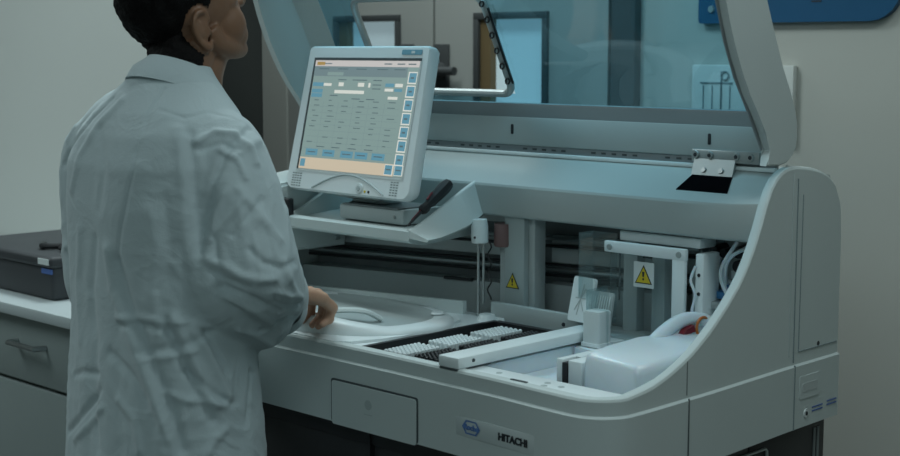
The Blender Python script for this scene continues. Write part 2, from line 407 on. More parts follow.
# bright gutter line and hinge rail behind the bridge
b = NB(); box(b, -1.05, .335, .594, .606, 1.247, 1.2560, .002); obj('gutter_lip', b, M['deck'], A)
b = NB(); box(b, -1.05, .33, .604, .618, 1.25, 1.272, .002)
r = obj('hinge_rail', b, M['lidgrey'], A)
for i in range(44):
    x = -1.0+i*.03
    if i % 7 < 5: b = NB(); box(b, x, x+.012, .6025, .6045, 1.262, 1.266); obj('rail_slot', b, M['seam'], r, 0)
# hinge pocket and plate
b = NB(); prism(b, [(.132, .530), (.262, .530), (.235, .596), (.145, .596)], 'z', 1.20, 1.2345)
for v in b.verts:
    if v.co.z > 1.21: v.co.z = 1.2045+(v.co.y-.530)*.63
obj('hinge_pocket', b, mat('pit_black', (.004, .004, .005), .95, spec=0), A, 0)
b = NB()
mt = frame_m((.19, .580, 1.232), (1, 0, 0), (0, .32, .95))
prism(b, roundrect(-.052, .052, -.006, .040, .006, 3), 'z', -.002, .004, mtx=mt); hp = obj('hinge_plate', b, M['metal'], A)
for q in (-.022, .022):
    b = NB(); disc_on(b, mt @ Vector((q, .012, .004)), mt.to_3x3() @ Vector((0, 0, 1)), .0065, .003); obj('screw', b, M['rail'], hp)
b = NB(); box(b, .13, .30, .588, .604, 1.262, 1.288, .002); hb = obj('hinge_bracket', b, M['metal'], A)
for q in (.142, .178, .245, .28):
    b = NB(); disc_on(b, (q, .588, 1.276), (0, -1, 0), .009, .004); disc_on(b, (q, .584, 1.276), (0, -1, 0), .0045, .001, mi=1); obj('screw', b, [M['rail'], M['ink']], hb)

# ---- open lid
lid_prof = [(.612, 1.30), (.612, 1.365), (.600, 1.395), (.569, 1.45), (.538, 1.51), (.508, 1.575), (.474, 1.64), (.440, 1.70), (.40, 1.76), (.345, 1.81), (.275, 1.85)]
# skin y at height
def lid_y(z):
    return interp([(z_, y_) for y_, z_ in lid_prof], z)
L0, L1 = -1.055, .362
b = NB(); box(b, L0, L1-.005, .598, .612, 1.272, 1.340, .003)
lid = obj('lid', b, M['shell2'], A, label='lower closed panel of the raised lid')
for x in (.165, -.405): b = NB(); box(b, x, x+.008, .5955, .599, 1.298, 1.322, .002); obj('slot', b, M['ink'], lid)
b = NB(); prism(b, [(.600, 1.334), (.614, 1.334), (.612, 1.374), (.598, 1.372)], 'x', L0, L1-.005); obj('lower_frame_bar', b, M['lidgrey'], lid)
# tinted glass with an opening
OX0, OX1, OZ0, OZ1 = -.835, -.382, 1.396, 1.628
b = NB(); zs = [1.372, OZ0]+[OZ0+(OZ1-OZ0)*i/6 for i in range(1, 7)]+[1.68, 1.72, 1.76, 1.80, 1.84]
xsn = [L0, -.98, OX0, -.75, -.6, OX1, -.3, -.1, .1, .25, L1]
G = [[b.verts.new((x, lid_y(z)-.012, z)) for x in xsn] for z in zs]
for i in range(len(zs)-1):
    for j in range(len(xsn)-1):
        xm = (xsn[j]+xsn[j+1])/2; zm = (zs[i]+zs[i+1])/2
        if OX0 < xm < OX1 and OZ0 < zm < OZ1: continue
        b.faces.new((G[i][j], G[i][j+1], G[i+1][j+1], G[i+1][j]))
obj('tinted_glass', b, M['lidglass'], lid, 60)
# frame of the opening
fp = []
for px, pz in roundrect(OX0, OX1, OZ0, OZ1, .03, 5): fp.append((px, lid_y(pz)-.016, pz))
b = NB(); tube(b, fp, .0095, 10, closed=True); of = obj('opening_frame', b, M['metal'], lid)
b = NB(); g = []
for i in range(9): z = OZ0+.025+i*.022; g.append((OX1+.014, lid_y(z)-.022, z))
tube(b, g, .003, 6); obj('edge_gasket', b, M['black'], of)
for i in range(6):
    z = OZ0+.03+i*.036
    b = NB(); c = Vector((OX1+.006, lid_y(z)-.03, z))
    tube(b, [c+Vector((.0065*cos(a), 0, .0065*sin(a))) for a in [k*pi/5 for k in range(10)]], .0022, 6, closed=True); obj('rubber_grommet', b, M['black'], of)
# side cheeks
def cheek(x0, x1, name):
    fr = [(.505, 1.268), (.512, 1.285), (.518, 1.30), (.494, 1.34), (.467, 1.376), (.438, 1.412), (.414, 1.448), (.393, 1.485), (.376, 1.519), (.36, 1.557), (.346, 1.595), (.325, 1.66), (.30, 1.73), (.265, 1.79)]
    rr = [(.262, 1.86), (.36, 1.815), (.42, 1.765), (.455, 1.69), (.489, 1.598), (.517, 1.54), (.554, 1.466), (.583, 1.42), (.608, 1.378), (.617, 1.35), (.618, 1.325), (.614, 1.30), (.60, 1.282), (.58, 1.271), (.55, 1.266)]
    b = NB(); prism(b, fr+rr, 'x', x0, x1)
    es = [e for e in b.edges if abs(e.verts[0].co.x-e.verts[1].co.x) < 1e-6]
    bmesh.ops.bevel(b, geom=es, offset=.003, segments=2, affect='EDGES')
    return obj(name, b, M['shell'], lid, 40)
cheek(.352, .372, 'side_cheek'); cheek(XL, XL+.02, 'side_cheek')
# curved outer skirt that joins the cheeks to the glass
for (xa, xb) in ((.30, .356), (-.965, XL+.015)):
    b = NB()
    a = [b.verts.new((xa, lid_y(z)-.014, z)) for z in zs]; c = [b.verts.new((xb, lid_y(z)-.030, z)) for z in zs]
    for i in range(len(zs)-1): b.faces.new((a[i], c[i], c[i+1], a[i+1]))
    obj('skirt', b, M['shell'], lid, 60)
b = NB(); tube(b, [(.351, interp([(1.30, .518), (1.376, .467), (1.448, .414), (1.519, .376), (1.595, .346), (1.73, .30)], z), z) for z in (1.30, 1.34, 1.376, 1.41, 1.448, 1.485, 1.519, 1.557, 1.595, 1.66, 1.73)], .004, 8); obj('cheek_gasket', b, M['lidgrey'], lid)
b = NB(); box(b, L0, L1, .262, .30, 1.83, 1.86, .008); obj('front_edge_bar', b, M['shell'], lid)

# ---- left housing and monitor tray
b = NB(); prism(b, [(.27, .99), (.265, 1.145), (.285, 1.165), (.50, 1.192), (.52, 1.10), (.50, .99)], 'x', -1.06, -.90); 
es = [e for e in b.edges if abs(e.verts[0].co.x-e.verts[1].co.x) < 1e-6]
bmesh.ops.bevel(b, geom=es, offset=.008, segments=3, affect='EDGES'); obj('left_housing', b, M['shell'], A)
b = NB(); box(b, -.905, -.87, .28, .30, 1.08, 1.13, .004); obj('dark_recess', b, M['black'], A)
# tray: floor + lip + wings
b = NB()
prism(b, [(.290, 1.056), (.283, 1.062), (.281, 1.084), (.288, 1.088), (.305, 1.088), (.312, 1.083), (.50, 1.095), (.51, 1.06), (.33, 1.048)], 'x', -.885, -.436)
tr = obj('monitor_tray', b, M['shell'], A, 30)
def wing(s, xa, xb, xc):
    # s: +1 right ; xa inner top, xb outer bottom
    b = NB()
    st = [(.283, 1.088, 1.064), (.33, 1.103, 1.066), (.38, 1.127, 1.073), (.43, 1.152, 1.082), (.47, 1.172, 1.094), (.505, 1.188, 1.108)]
    rows = []
    for i, (y, zt, zb) in enumerate(st):
        k = i/5; xo = xb+(xc-xb)*k
        rows.append([b.verts.new(p) for p in ((xa-s*.016, y, zb+.006), (xa-s*.011, y, zt-.002), (xa-s*.006, y, zt), (xa, y, zt), (xa+s*.003, y, zt-.002), (xo, y, zb+.006), (xo-s*.004, y, zb))])
    for a, c in zip(rows, rows[1:]):
        for k in range(7): b.faces.new((a[k], a[(k+1) % 7], c[(k+1) % 7], c[k]))
    b.faces.new(rows[0]); b.faces.new(rows[-1][::-1])
    return obj('tray_wing', b, M['shell'], tr, 30)
wing(1, -.435, -.372, -.405); wing(-1, -.885, -.895, -.895)
b = NB(); box(b, -.73, -.50, .327, .46, 1.089, 1.125, .006, 2); bs = obj('monitor_plinth', b, M['shell2'], tr)
b = NB(); box(b, -.715, -.515, .325, .45, 1.1245, 1.128); obj('plinth_gap', b, M['innerdark'], bs)
b = NB(); disc_on(b, (-.53, .327, 1.107), (0, -1, 0), .005, .003); obj('screw', b, M['metal'], bs)

# ---- interior
def ry(x): return .62+math.tan(radians(13))*(x+.4)
def slab(bm, x0, x1, z0, z1, dy0=0, dy1=.02, f=ry, mi=0, bev=0):
    # slab that follows the slightly turned rear panel
    pts = [(x0, f(x0)+dy0), (x1, f(x1)+dy0), (x1, f(x1)+dy1), (x0, f(x0)+dy1)]
    return prism(bm, pts, 'z', z0, z1, mi)
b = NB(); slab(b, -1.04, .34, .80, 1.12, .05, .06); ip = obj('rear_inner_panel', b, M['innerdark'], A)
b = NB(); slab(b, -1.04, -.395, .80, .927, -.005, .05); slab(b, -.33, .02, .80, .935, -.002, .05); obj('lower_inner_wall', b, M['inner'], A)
b = NB(); slab(b, -1.04, -.395, .992, 1.036, .03, .05); slab(b, -.33, .05, .985, 1.022, .03, .05); slab(b, -.33, .05, 1.032, 1.05, .03, .05); slab(b, -1.04, -.395, 1.075, 1.11, .035, .05); obj('carriage_beam', b, M['inner'], A)
for z, r_, m_ in ((.968, .006, 'rail'), (.981, .0035, 'black'), (1.045, .005, 'rail'), (1.026, .004, 'black'), (.955, .004, 'black')):
    b = NB(); cyl(b, (-1.04, ry(-1.04)+.018, z), (.05, ry(.05)+.018, z), r_, n=10); obj('guide_rail', b, M[m_], A)
for q in ((-.60, -.52, .925, .932), (-.25, -.22, .945, .951)): b = NB(); slab(b, *q, -.012, -.002); obj('sensor_strip', b, M['black'], A)
b = NB(); box(b, -.99, -.945, .44, .50, 1.0, 1.05, .005); cyl(b, (-.925, .47, 1.03), (-.925, .45, 1.03), .012); cyl(b, (-.90, .475, 1.012), (-.90, .46, 1.012), .006); obj('belt_clamp', b, M['metal'], A)
# step strip behind the disk
f2 = lambda x: .47+math.tan(radians(13))*(x+.4)
b = NB(); slab(b, -1.04, -.435, .80, .899, 0, .012, f2); obj('rear_step', b, M['shell'], A)
# deck pieces
b = NB()
box(b, -1.05, -.315, .025, .50, .83, .868, .002)
box(b, -.32, -.045, .024, .034, .83, .868, .001)
box(b, -.045, .35, .022, .080, .80, .868, .002)
box(b, -.32, .02, .445, .62, .80, .864, .002)
wd = obj('work_deck', b, M['deck'], A)
b = NB(); box(b, -.318, -.04, .03, .445, .815, .825); obj('rack_bay_floor', b, M['innerdark'], wd)
b = NB()
box(b, -.322, -.31, .022, .450, .80, .8705); box(b, -.31, -.04, .022, .034, .80, .8705); box(b, -.31, -.05, .438, .455, .80, .8705)
obj('rack_bay_rim', b, M['black'], wd)
b = NB(); box(b, -.02, .35, .048, .60, .775, .785); box(b, -.02, .15, .048, .10, .785, .80); box(b, -.025, -.012, .048, .5, .785, .866); box(b, -.004, .06, .36, .45, .80, .866, .002); obj('tub', b, M['trans'], wd)
b = NB(); prism(b, [(-.01, .10), (.145, .10), (.145, .36), (-.01, .36)], 'z', .785, .830); obj('tub_insert', b, M['trans'], wd)
b = NB(); box(b, .118, .158, -.001 if 0 else .018, .024, .868, .8695); 
prism(b, roundrect(.125, .168, .010, .017, .003, 3), 'z', .868, .8735); obj('slot', b, M['ink'], wd)
for (x, y) in ((.06, .052), (.185, .052), (.195, .030), (.225, .045)): b = NB(); disc_on(b, (x, y, .868), (0, 0, 1), .007, .001); obj('deck_hole', b, M['shell2'], wd)
# disk cover, dished, with crescent rim
b = NB(); out = [(-1.03, .01), (-.39, -.0+.012), (-.36, .035), (-.335, .10), (-.325, .16), (-.325, .21), (-.33, .27), (-.345, .33), (-.37, .385), (-.42, .425), (-.50, .43), (-.6, .415), (-1.03, .33)]
prism(b, out, 'z', .862, .874); obj('disk_skirt', b, M['deck'], A, 30)
b = NB()
cx, cy = -.62, .215
cx, cy = -.60, .250
def ring(r, z):
    o = []
    for k in range(72):
        t = 2*pi*k/72; c, s = cos(t), sin(t)
        e = 2/2.25; x = math.copysign(abs(c)**e, c); y = math.copysign(abs(s)**e, s)
        lift = 1+2.0*max(0, -(c*.45+s*.9))+.5*max(0, -c)          # higher at the front left
        zz = .866+(z-.866)*(1+(lift-1)*(r/.28)) if z > .87 else z
        o.append(b.verts.new((cx+x*r, cy+y*r*(.79 if s < 0 else .62), zz)))
    return o
rs = [ring(.284, .866), ring(.284, .874), ring(.280, .881), ring(.272, .885), ring(.240, .887), ring(.228, .885), ring(.218, .881), ring(.12, .882), ring(.02, .884)]
for a, c in zip(rs, rs[1:]):
    for k in range(72): b.faces.new((a[k], a[(k+1) % 72], c[(k+1) % 72], c[k]))
b.faces.new(rs[-1])
for f in b.faces:
    c_ = f.calc_center_median()
    if math.hypot((c_.x-cx)/1, (c_.y-cy)/.75) < .222: f.material_index = 1  # greyer centre: the dull reflection there is painted by material
dc = obj('disk_cover', b, [M['deck'], M['shell2']], A, 60)
b = NB(); pts = catmull([(-.555, .06, .886), (-.54, .085, .903), (-.505, .13, .912), (-.47, .175, .908), (-.455, .21, .888)]); tube(b, pts, .013, 8, flat=.5); obj('cover_handle', b, M['shell'], dc)
b = NB(); disc_on(b, (-.405, .345, .889), (0, 0, 1), .016, .004); obj('cover_knob', b, M['deck'], dc)
# sample beam and rear guard
b = NB(); box(b, -.060, -.004, .002, .47, .872, .895, .003); sb = obj('sample_beam', b, M['deck'], A)
b = NB(); disc_on(b, (-.004, .045, .885), (1, 0, 0), .004, .002); obj('screw', b, M['seam'], sb)
b = NB(); box(b, -.055, -.006, .0, .10, .869, .873); obj('beam_foot', b, M['seam'], sb)
b = NB(); box(b, -.345, -.075, .462, .478, .866, .91, .003); rg = obj('rear_guard', b, M['shell2'], A)
b = NB(); disc_on(b, (-.12, .462, .885), (0, -1, 0), .005, .002); obj('screw', b, M['ink'], rg)
# probes and posts
b = NB(); box(b, -.350, -.287, .515, .56, .86, 1.11, .004); po = obj('gantry_post', b, M['shell2'], A)
b = NB(); box(b, -.287, -.267, .53, .57, .86, 1.11, .003); obj('post_flange', b, M['inner'], po)
def warn(parent, c, w, face, slab_=None):
    m = frame_m(c, *face); h = w*.88
    b = NB()
    if slab_: prism(b, roundrect(-slab_[0]/2, slab_[0]/2, -slab_[1]/2, slab_[1]/2, .002, 2), 'z', -.002, 0, mtx=m); lb = obj('warning_label', b, M['labelwhite'], parent); b = NB()
    else: lb = None
    prism(b, [(-w/2-.003, -h/2-.002), (w/2+.003, -h/2-.002), (0, h/2+.004)], 'z', 0, .0006, 1, m)
    prism(b, [(-w/2+.001, -h/2+.0005), (w/2-.001, -h/2+.0005), (0, h/2-.001)], 'z', .0004, .0012, 0, m)
    prism(b, [(-w*.05, -h*.12), (w*.05, -h*.12), (w*.08, h*.2), (-w*.08, h*.2)], 'z', .0010, .0018, 1, m)
    prism(b, [(-w*.05, -h*.33), (w*.05, -h*.33), (w*.05, -h*.2), (-w*.05, -h*.2)], 'z', .0010, .0018, 1, m)
    obj('warning_triangle', b, [M['yellow'], M['ink']], lb or parent, 0, label=None if lb else 'yellow and black warning triangle')
warn(po, (-.322, .514, .956), .036, ((1, 0, 0), (0, 0, 1)))
b = NB(); tube(b, [(-.388, .47, 1.045), (-.388, .47, 1.048), (-.388, .47, 1.085), (-.388, .47, 1.102)], [.018, .0205, .0205, .017], 20); pc = obj('probe_head', b, M['deck'], A, label='white probe head')
b = NB(); cyl(b, (-.392, .47, .865), (-.392, .47, 1.046), .0035); cyl(b, (-.380, .475, .90), (-.380, .475, 1.046), .003); obj('probe_needle', b, M['rail'], pc)
b = NB(); disc_on(b, (-.385, .45, 1.06), (.3, -1, 0), .003, .002); obj('screw', b, M['ink'], pc)
b = NB(); tube(b, [(-.375+.006*sin(i*.9), .49, 1.046-i*.006) for i in range(24)], .002, 5); obj('cable', b, M['black'], pc)
b = NB(); tube(b, [(-.358, .52, 1.035), (-.358, .52, 1.04), (-.358, .52, 1.09)], [.020, .023, .022], 20); pk = obj('probe_head', b, M['pink'], A, label='dusky rose probe head')
b = NB(); box(b, -.378, -.355, .53, .55, .86, 1.04, .003); obj('probe_mast', b, M['inner'], pk)
b = NB(); cyl(b, (-.343, .53, .90), (-.343, .53, 1.04), .003); obj('probe_needle', b, M['innerdark'], pk)
b = NB(); tube(b, [(-.345, .45, .868), (-.345, .45, .882)], [.024, .018], 16); obj('wash_cup', b, M['deck'], A)
b = NB(); box(b, -.375, -.30, .46, .49, .864, .876, .003); obj('wash_station', b, M['deck'], A)

# right compartment: framed window with warning label
b = NB(); fy = .50
box(b, -.028, .190, fy-.012, fy, 1.058, 1.083, .003); box(b, .155, .188, fy-.012, fy, .84, 1.06, .003)
wf = obj('window_bracket', b, M['deck'], A)
for q in ((-.012, 1.070), (.173, 1.070)):
    b = NB(); disc_on(b, (q[0], fy-.012, q[1]), (0, -1, 0), .007, .003); obj('screw', b, M['metal'], wf)
b = NB(); box(b, -.01, .205, fy+.02, fy+.08, 1.082, 1.104, .003); obj('upper_ledge', b, M['deck'], A)
b = NB(); box(b, -.02, .16, fy+.002, fy+.005, .85, 1.06); gp = obj('clear_window', b, M['clear'], wf)
warn(wf, (.076, fy-.004, 1.016), .040, ((1, 0, 0), (0, 0, 1)), (.054, .056))
b = NB(); box(b, .05, .085, .56, .60, .84, 1.07, .003); box(b, -.06, -.02, .60, .63, .84, 1.08, .003); box(b, .13, .17, .60, .66, .84, 1.02, .004); obj('inner_post', b, M['inner'], A)
b = NB(); box(b, .018, .036, .57, .6, 1.04, 1.065); obj('dark_block', b, M['black'], A)
b = NB(); cyl(b, (.0, .51, .95), (.0, .51, 1.055), .002, n=6); obj('hook_wire', b, M['innerdark'], A)
b = NB(); box(b, .207, .228, .50, .56, .84, 1.075, .003); vb = obj('valve_block', b, M['deck'], A)
for z in (.90, .945, .99, 1.03):
    b = NB(); disc_on(b, (.217, .50, z), (0, -1, 0), .004, .002); obj('screw', b, M['ink'], vb)
b = NB(); tube(b, catmull([(.214, .492, 1.05), (.207, .485, 1.02), (.218, .486, .99), (.209, .488, .95), (.214, .49, .90)]), .003, 6); obj('tube', b, M['trans'], vb)
b = NB(); box(b, .20, .35, .62, .64, .80, 1.11); obj('pump_panel', b, M['shell2'], A)
for (x, z, r_) in ((.225, 1.07, .012), (.262, 1.075, .016), (.262, 1.045, .016), (.20, 1.075, .012), (.30, 1.06, .015)):
    b = NB(); cyl(b, (x, .62, z), (x, .575, z), r_, r_*.8); obj('pump_head', b, M['black'], A)
for pts in ([(.29, .57, 1.09), (.255, .55, 1.06), (.25, .55, 1.0), (.285, .55, .985), (.325, .56, 1.03)], [(.27, .56, 1.10), (.245, .54, 1.04), (.262, .54, .99), (.30, .55, .97)], [(.22, .6, 1.07), (.23, .58, 1.02), (.25, .57, .985)], [(.20, .62, 1.08), (.195, .6, 1.03), (.215, .6, .99)], [(.31, .58, 1.08), (.33, .57, 1.05), (.315, .56, 1.0)]):
    b = NB(); tube(b, catmull(pts, 8), .0042, 7); obj('tube', b, M['trans'], A)
b = NB(); box(b, .215, .265, .55, .60, .975, .992, .004); cyl(b, (.24, .575, .99), (.24, .575, 1.005), .014); obj('pump_body', b, M['cyan'], A, label='blue pump body')
b = NB(); box(b, .20, .30, .53, .62, .955, .972, .004); box(b, .215, .25, .56, .60, .84, .955, .004); obj('pump_shelf', b, M['metal'], A)
b = NB()
random.seed(7)
for i in range(26):
    x = random.uniform(.215, .335); z = random.uniform(.90, 1.095); s = random.uniform(.004, .012)
    box(b, x-s, x+s, .60, .622, z-s*.7, z+s*.7, .001)
obj('fittings', b, M['deck'], A)
# acrylic splash guard and grille card
b = NB()
for a in ((-.068, -.064, .45, .50, .955, 1.10), (-.064, .0, .497, .50, .90, 1.10), (-.068, -.03, .45, .453, .955, 1.10)): box(b, *a)
box(b, -.005, .055, .40, .403, .86, .985); box(b, -.005, -.002, .40, .47, .86, .985)
obj('splash_guard', b, M['clear'], A)
m = frame_m((-.062, .455, .945), (1, -.1, 0), (.30, .2, 1))
b = NB(); prism(b, roundrect(-.032, .034, -.045, .055, .006, 3), 'z', -.004, .004, mtx=m); gc = obj('tilted_plate', b, M['deck'], A)
b = NB()
for (p, q) in (((-.015, -.02), (.012, .03)), ((.012, -.02), (-.012, .03)), ((-.016, .008), (.016, .008)), ((-.006, -.03), (.004, .04))):
    tube(b, [m @ Vector((*p, .0045)), m @ Vector((*q, .0045))], .0012, 5)
obj('moulded_ribs', b, M['inner'], gc)
m = frame_m((.005, .440, .942), (1, .0, 0), (.25, .2, 1))
b = NB(); prism(b, roundrect(-.028, .030, -.04, .035, .006, 3), 'z', -.004, .002, mtx=m); g2 = obj('grille_plate', b, M['shell2'], A)
b = NB()
for k in range(7): tube(b, [m @ Vector((-.020+k*.0065, -.030, .003)), m @ Vector((-.016+k*.0065, .026, .003))], .0014, 5)
obj('grille_bars', b, M['deck'], g2)
# corner block with black slit in the tub
b = NB(); box(b, .115, .132, .16, .30, .79, .890, .003); box(b, .145, .180, .16, .30, .79, .890, .003); box(b, .132, .145, .20, .30, .79, .890); cb = obj('slit_block', b, M['deck'], A)
b = NB(); box(b, .1322, .1448, .158, .201, .79, .884); box(b, .105, .180, .135, .159, .80, .840, .002); obj('black_slit', b, M['black'], cb)
b = NB(); ell(b, (.158, .120, .835), (.024, .016, .014)); obj('blue_cap', b, mat('cap_blue', (.16, .28, .45), .4), cb)

# ================================================================ THINGS ON THE DECK
# tip racks
spots = []
for colr, x, ys_ in (('white', -.238, (.045, .178, .311)), ('black', -.152, (.052, .185, .318))):
    for y, w_ in zip(ys_, ('nearest', 'middle', 'farthest')):
        spots.append((x, y, colr, '%s tip rack, %s of the three %s racks in the dark rack bay' % (colr, w_, colr)))
protos = {}
def copy_tree(o, parent=None):
    c = o.copy(); COL.objects.link(c); c.parent = parent
    for ch in [q for q in bpy.data.objects if q.parent == o]: copy_tree(ch, c)
    return c
for i, (x, y, colr, lab) in enumerate(spots):
    if colr not in protos:
        t = thing('tip_rack', (x, y, .826), lab, 'tip rack', 'tip racks in the bay'); W_, D_ = .072, .112
        b = NB(); box(b, x-.036, x+.036, y, y+D_, .826, .846, .002); obj('tray', b, M['labelwhite'] if colr == 'white' else M['black'], t)
        m_ = M['deck'] if colr == 'white' else M['blacktip']
        for r_ in range(10):
            b = NB()
            for q in range(5):
                px = x-.0288+q*.0144; py = y+.007+r_*.0108
                tube(b, [(px, py, .844), (px, py, .866), (px, py, .8685)], [.0042, .0047, .0025], 8)
            obj('tip_row', b, m_, t, 40)
        protos[colr] = t
    else:
        c = copy_tree(protos[colr]); c.location = U((x, y, .826)); c['label'] = lab
# waste jug
t = thing('waste_jug', (.26, .33, .79), 'milky white plastic jug lying on its side at the right end of the deck', 'jug')
b = NB()
st = [(.155, .192, .318, .80, .904), (.165, .187, .326, .795, .912), (.22, .185, .336, .795, .918), (.32, .186, .335, .80, .922), (.38, .195, .325, .81, .920), (.43, .212, .305, .83, .917), (.47, .225, .290, .86, .912), (.52, .235, .28, .88, .908)]
R = []
for y, x0, x1, z0, z1 in st:
    pr = []
    for px, pz in roundrect(x0, x1, z0, z1, min(.016, (x1-x0)*.3, (z1-z0)*.3), 4): pr.append(b.verts.new((px, y, pz-(.02*max(0, (px-(x0+x1)/2)/(x1-x0))))))
    R.append(pr)
n = len(R[0])
for a, c in zip(R, R[1:]):
    for k in range(n): b.faces.new((a[k], a[(k+1) % n], c[(k+1) % n], c[k]))
b.faces.new(R[0]); b.faces.new(R[-1][::-1]); obj('body', b, M['trans'], t, 50)
b = NB(); tube(b, catmull([(.215, .34, .905), (.212, .39, .925), (.212, .44, .938), (.217, .48, .940), (.23, .515, .93), (.245, .515, .905)]), [.016]*10+[.018]*10+[.017]*6 if 0 else .0155, 12); obj('carrying_handle', b, M['trans'], t)
b = NB(); tube(b, [(.236, .490+.022*cos(a), .924+.020*sin(a)) for a in [k*pi/10 for k in range(20)]], .0032, 8, closed=True); obj('neck_ring', b, M['orange'], t, label='amber ring')
b = NB(); prism(b, [(.42, .915), (.465, .917), (.46, .932), (.43, .924)], 'x', .222, .236); obj('handle_gap_fill', b, M['red'], t, label='dark red filling of the gap under the handle')  # solid piece put in for the dark gap under the handle
# square white reagent bottle
t = thing('reagent_bottle', (.027, .395, .868), 'tall square white bottle standing at the rear end of the white beam', 'bottle')
b = NB(); prism(b, roundrect(.004, .050, .375, .421, .007, 4), 'z', .869, .941); prism(b, roundrect(.006, .048, .377, .419, .007, 4), 'z', .941, .944); obj('body', b, M['labelwhite'], t)
b = NB(); prism(b, roundrect(.001, .053, .372, .424, .008, 4), 'z', .868, .876); obj('collar', b, M['deck'], t)
b = NB(); prism(b, roundrect(.03, .17, .36, .44, .008, 4), 'z', .855, .868); tag(obj('bottle_shelf', b, M['deck']), 'small white shelf plate behind the jug and square bottle', 'shelf') if 0 else b.free()

# ================================================================ MONITOR
mo = Vector((-.676, .30, 1.15)); yaw = radians(-2); tl = radians(12.8)
ex = Vector((cos(yaw), sin(yaw), 0)); ey = Vector((-sin(yaw)*sin(tl), cos(yaw)*sin(tl), cos(tl)))
MM = frame_m(mo, ex, ey)      # local x right, y up the screen, z towards viewer
W2 = .226; H = .368
t = thing('touch_monitor', (-.66, .37, 1.09), 'white touch screen monitor tilted back on the analyser tray', 'monitor')
def mon_out(d, k=0):
    o = []
    pts = [(-W2+.0+d, H-d), (W2-d, H-d)]
    tr_ = .012
    for cx, cy, r, a in ((W2-tr_, H-tr_, tr_, 0), (-W2+tr_, H-tr_, tr_, 90)):
        for i in range(5): q = radians(a+90*i/4); o.append((cx+(r-d)*cos(q), cy+(r-d)*sin(q)))
    # slightly wider rounded bottom
    for cx, cy, r, a in ((-W2+.025-.006, .03, .028, 180), (W2-.025+.006, .03, .028, 270)):
        for i in range(6):
            q = radians(a+90*i/5); o.append((cx+(r-d)*cos(q), cy+(r-d)*sin(q)-.012*sin(pi*0)))
    return o
b = NB(); lay = [(.004, .006), (.0, 0), (0, -.018), (.008, -.032), (.03, -.040)]
R = [[b.verts.new(MM @ Vector((x, y, z))) for x, y in mon_out(d)] for d, z in lay]
n = len(R[0])
for a, c in zip(R, R[1:]):
    for k in range(n): b.faces.new((a[k], a[(k+1) % n], c[(k+1) % n], c[k]))
b.faces.new(R[0]); b.faces.new(R[-1][::-1]); hs_ = obj('housing', b, M['deck'], t, 40)
SX0, SX1, SY0, SY1 = -.190, .200, .056, .331
b = NB()
def quad(bm, x0, x1, y0, y1, z, mi=0):
    f = bm.faces.new([bm.verts.new(MM @ Vector(p)) for p in ((x0, y0, z), (x1, y0, z), (x1, y1, z), (x0, y1, z))]); f.material_index = mi
# recess frame ring
for (x0, x1, y0, y1) in ((SX0-.008, SX1+.004, SY1, SY1+.007), (SX0-.008, SX0, SY0-.002, SY1)): quad(b, x0, x1, y0, y1, .0072)
obj('screen_recess', b, M['seam'], t, 0, fixn=False)
b = NB(); 
for (x0, x1, y0, y1) in ((SX0-.008, SX1+.006, SY0-.007, SY0), (SX1, SX1+.005, SY0-.003, SY1)): quad(b, x0, x1, y0, y1, .0072)
obj('screen_bezel_edge', b, M['labelwhite'], t, 0, fixn=False)
b = NB(); quad(b, SX0, SX1, SY0, SY1, .0075, 0)
sw = SX1-SX0; sh = SY1-SY0
def sq(x0, x1, y0, y1, mi, z=.0080): quad(b, SX0+x0*sw, SX0+x1*sw, SY0+y0*sh, SY0+y1*sh, z, mi)
mats = [M['scr'], M['scr_head'], M['scr_tab'], M['scr_btn'], M['scr_wht'], M['scr_crm'], M['scr_ink'], M['scr_org']]
sq(0, 1, .945, 1, 1); sq(0, .90, .90, .945, 2); sq(0, .90, .855, .90, 2, .0079); sq(.14, .30, .862, .893, 0)
sq(.02, .10, .955, .985, 7, .0084); sq(.10, .17, .966, .974, 6, .0084)
for x in (.68, .80, .90): sq(x, x+.07, .966, .976, 6, .0084)
for x in (.05, .24, .42, .62, .78): sq(x, x+.10, .918, .926, 6, .0084)
sq(.0, .92, .0, .105, 5); sq(.01, .06, .02, .09, 3, .0084)
for k in range(7): sq(.915, .995, .80-k*.118, .905-k*.118, 4, .0082); sq(.925, .99, .812-k*.118, .895-k*.118, 3, .0084); sq(.94, .97, .845-k*.118, .86-k*.118, 6, .0086)
for x in (.84, .93): sq(x-.004, x+.072, .008, .10, 4, .0082); sq(x, x+.065, .014, .094, 3, .0084); sq(x+.01, x+.055, .05, .062, 6, .0086)
for x in (.05, .22, .40, .54, .70): sq(x, x+.12, .125, .185, 3, .0084); sq(x+.02, x+.10, .152, .162, 6, .0086)
for y0 in (.76, .70, .66): sq(.01, .12, y0, y0+.035, 3, .0084)
sq(.12, .20, .765, .79, 4, .0084); sq(.27, .32, .765, .80, 4, .0084); sq(.46, .52, .765, .80, 4, .0084); sq(.56, .58, .76, .80, 4, .0084); sq(.24, .53, .70, .73, 4, .0084); sq(.76, .85, .66, .685, 4, .0084)
sq(.72, .80, .77, .80, 3, .0084); sq(.81, .88, .77, .80, 4, .0084); sq(.72, .80, .73, .755, 4, .0084); sq(.81, .88, .73, .755, 3, .0084)
random.seed(3)
for r_ in range(9):
    y = .63-r_*.048
    for c_ in range(6):
        if random.random() < (.9 if r_ < 6 else .45):
            x = .05+c_*.145+random.uniform(-.01, .01); sq(x, x+random.uniform(.03, .07), y, y+.007, 6, .0084)
for x, y in ((.26, .82), (.40, .82), (.46, .82), (.60, .82), (.60, .78), (.60, .745), (.2, .675), (.42, .65), (.56, .65), (.15, .205), (.30, .205), (.46, .205), (.62, .205)): sq(x, x+.08, y, y+.008, 6, .0084)
for k in range(8): sq(.02, .88, .19+.0*k+k*.055, .1915+k*.055, 2, .0081)
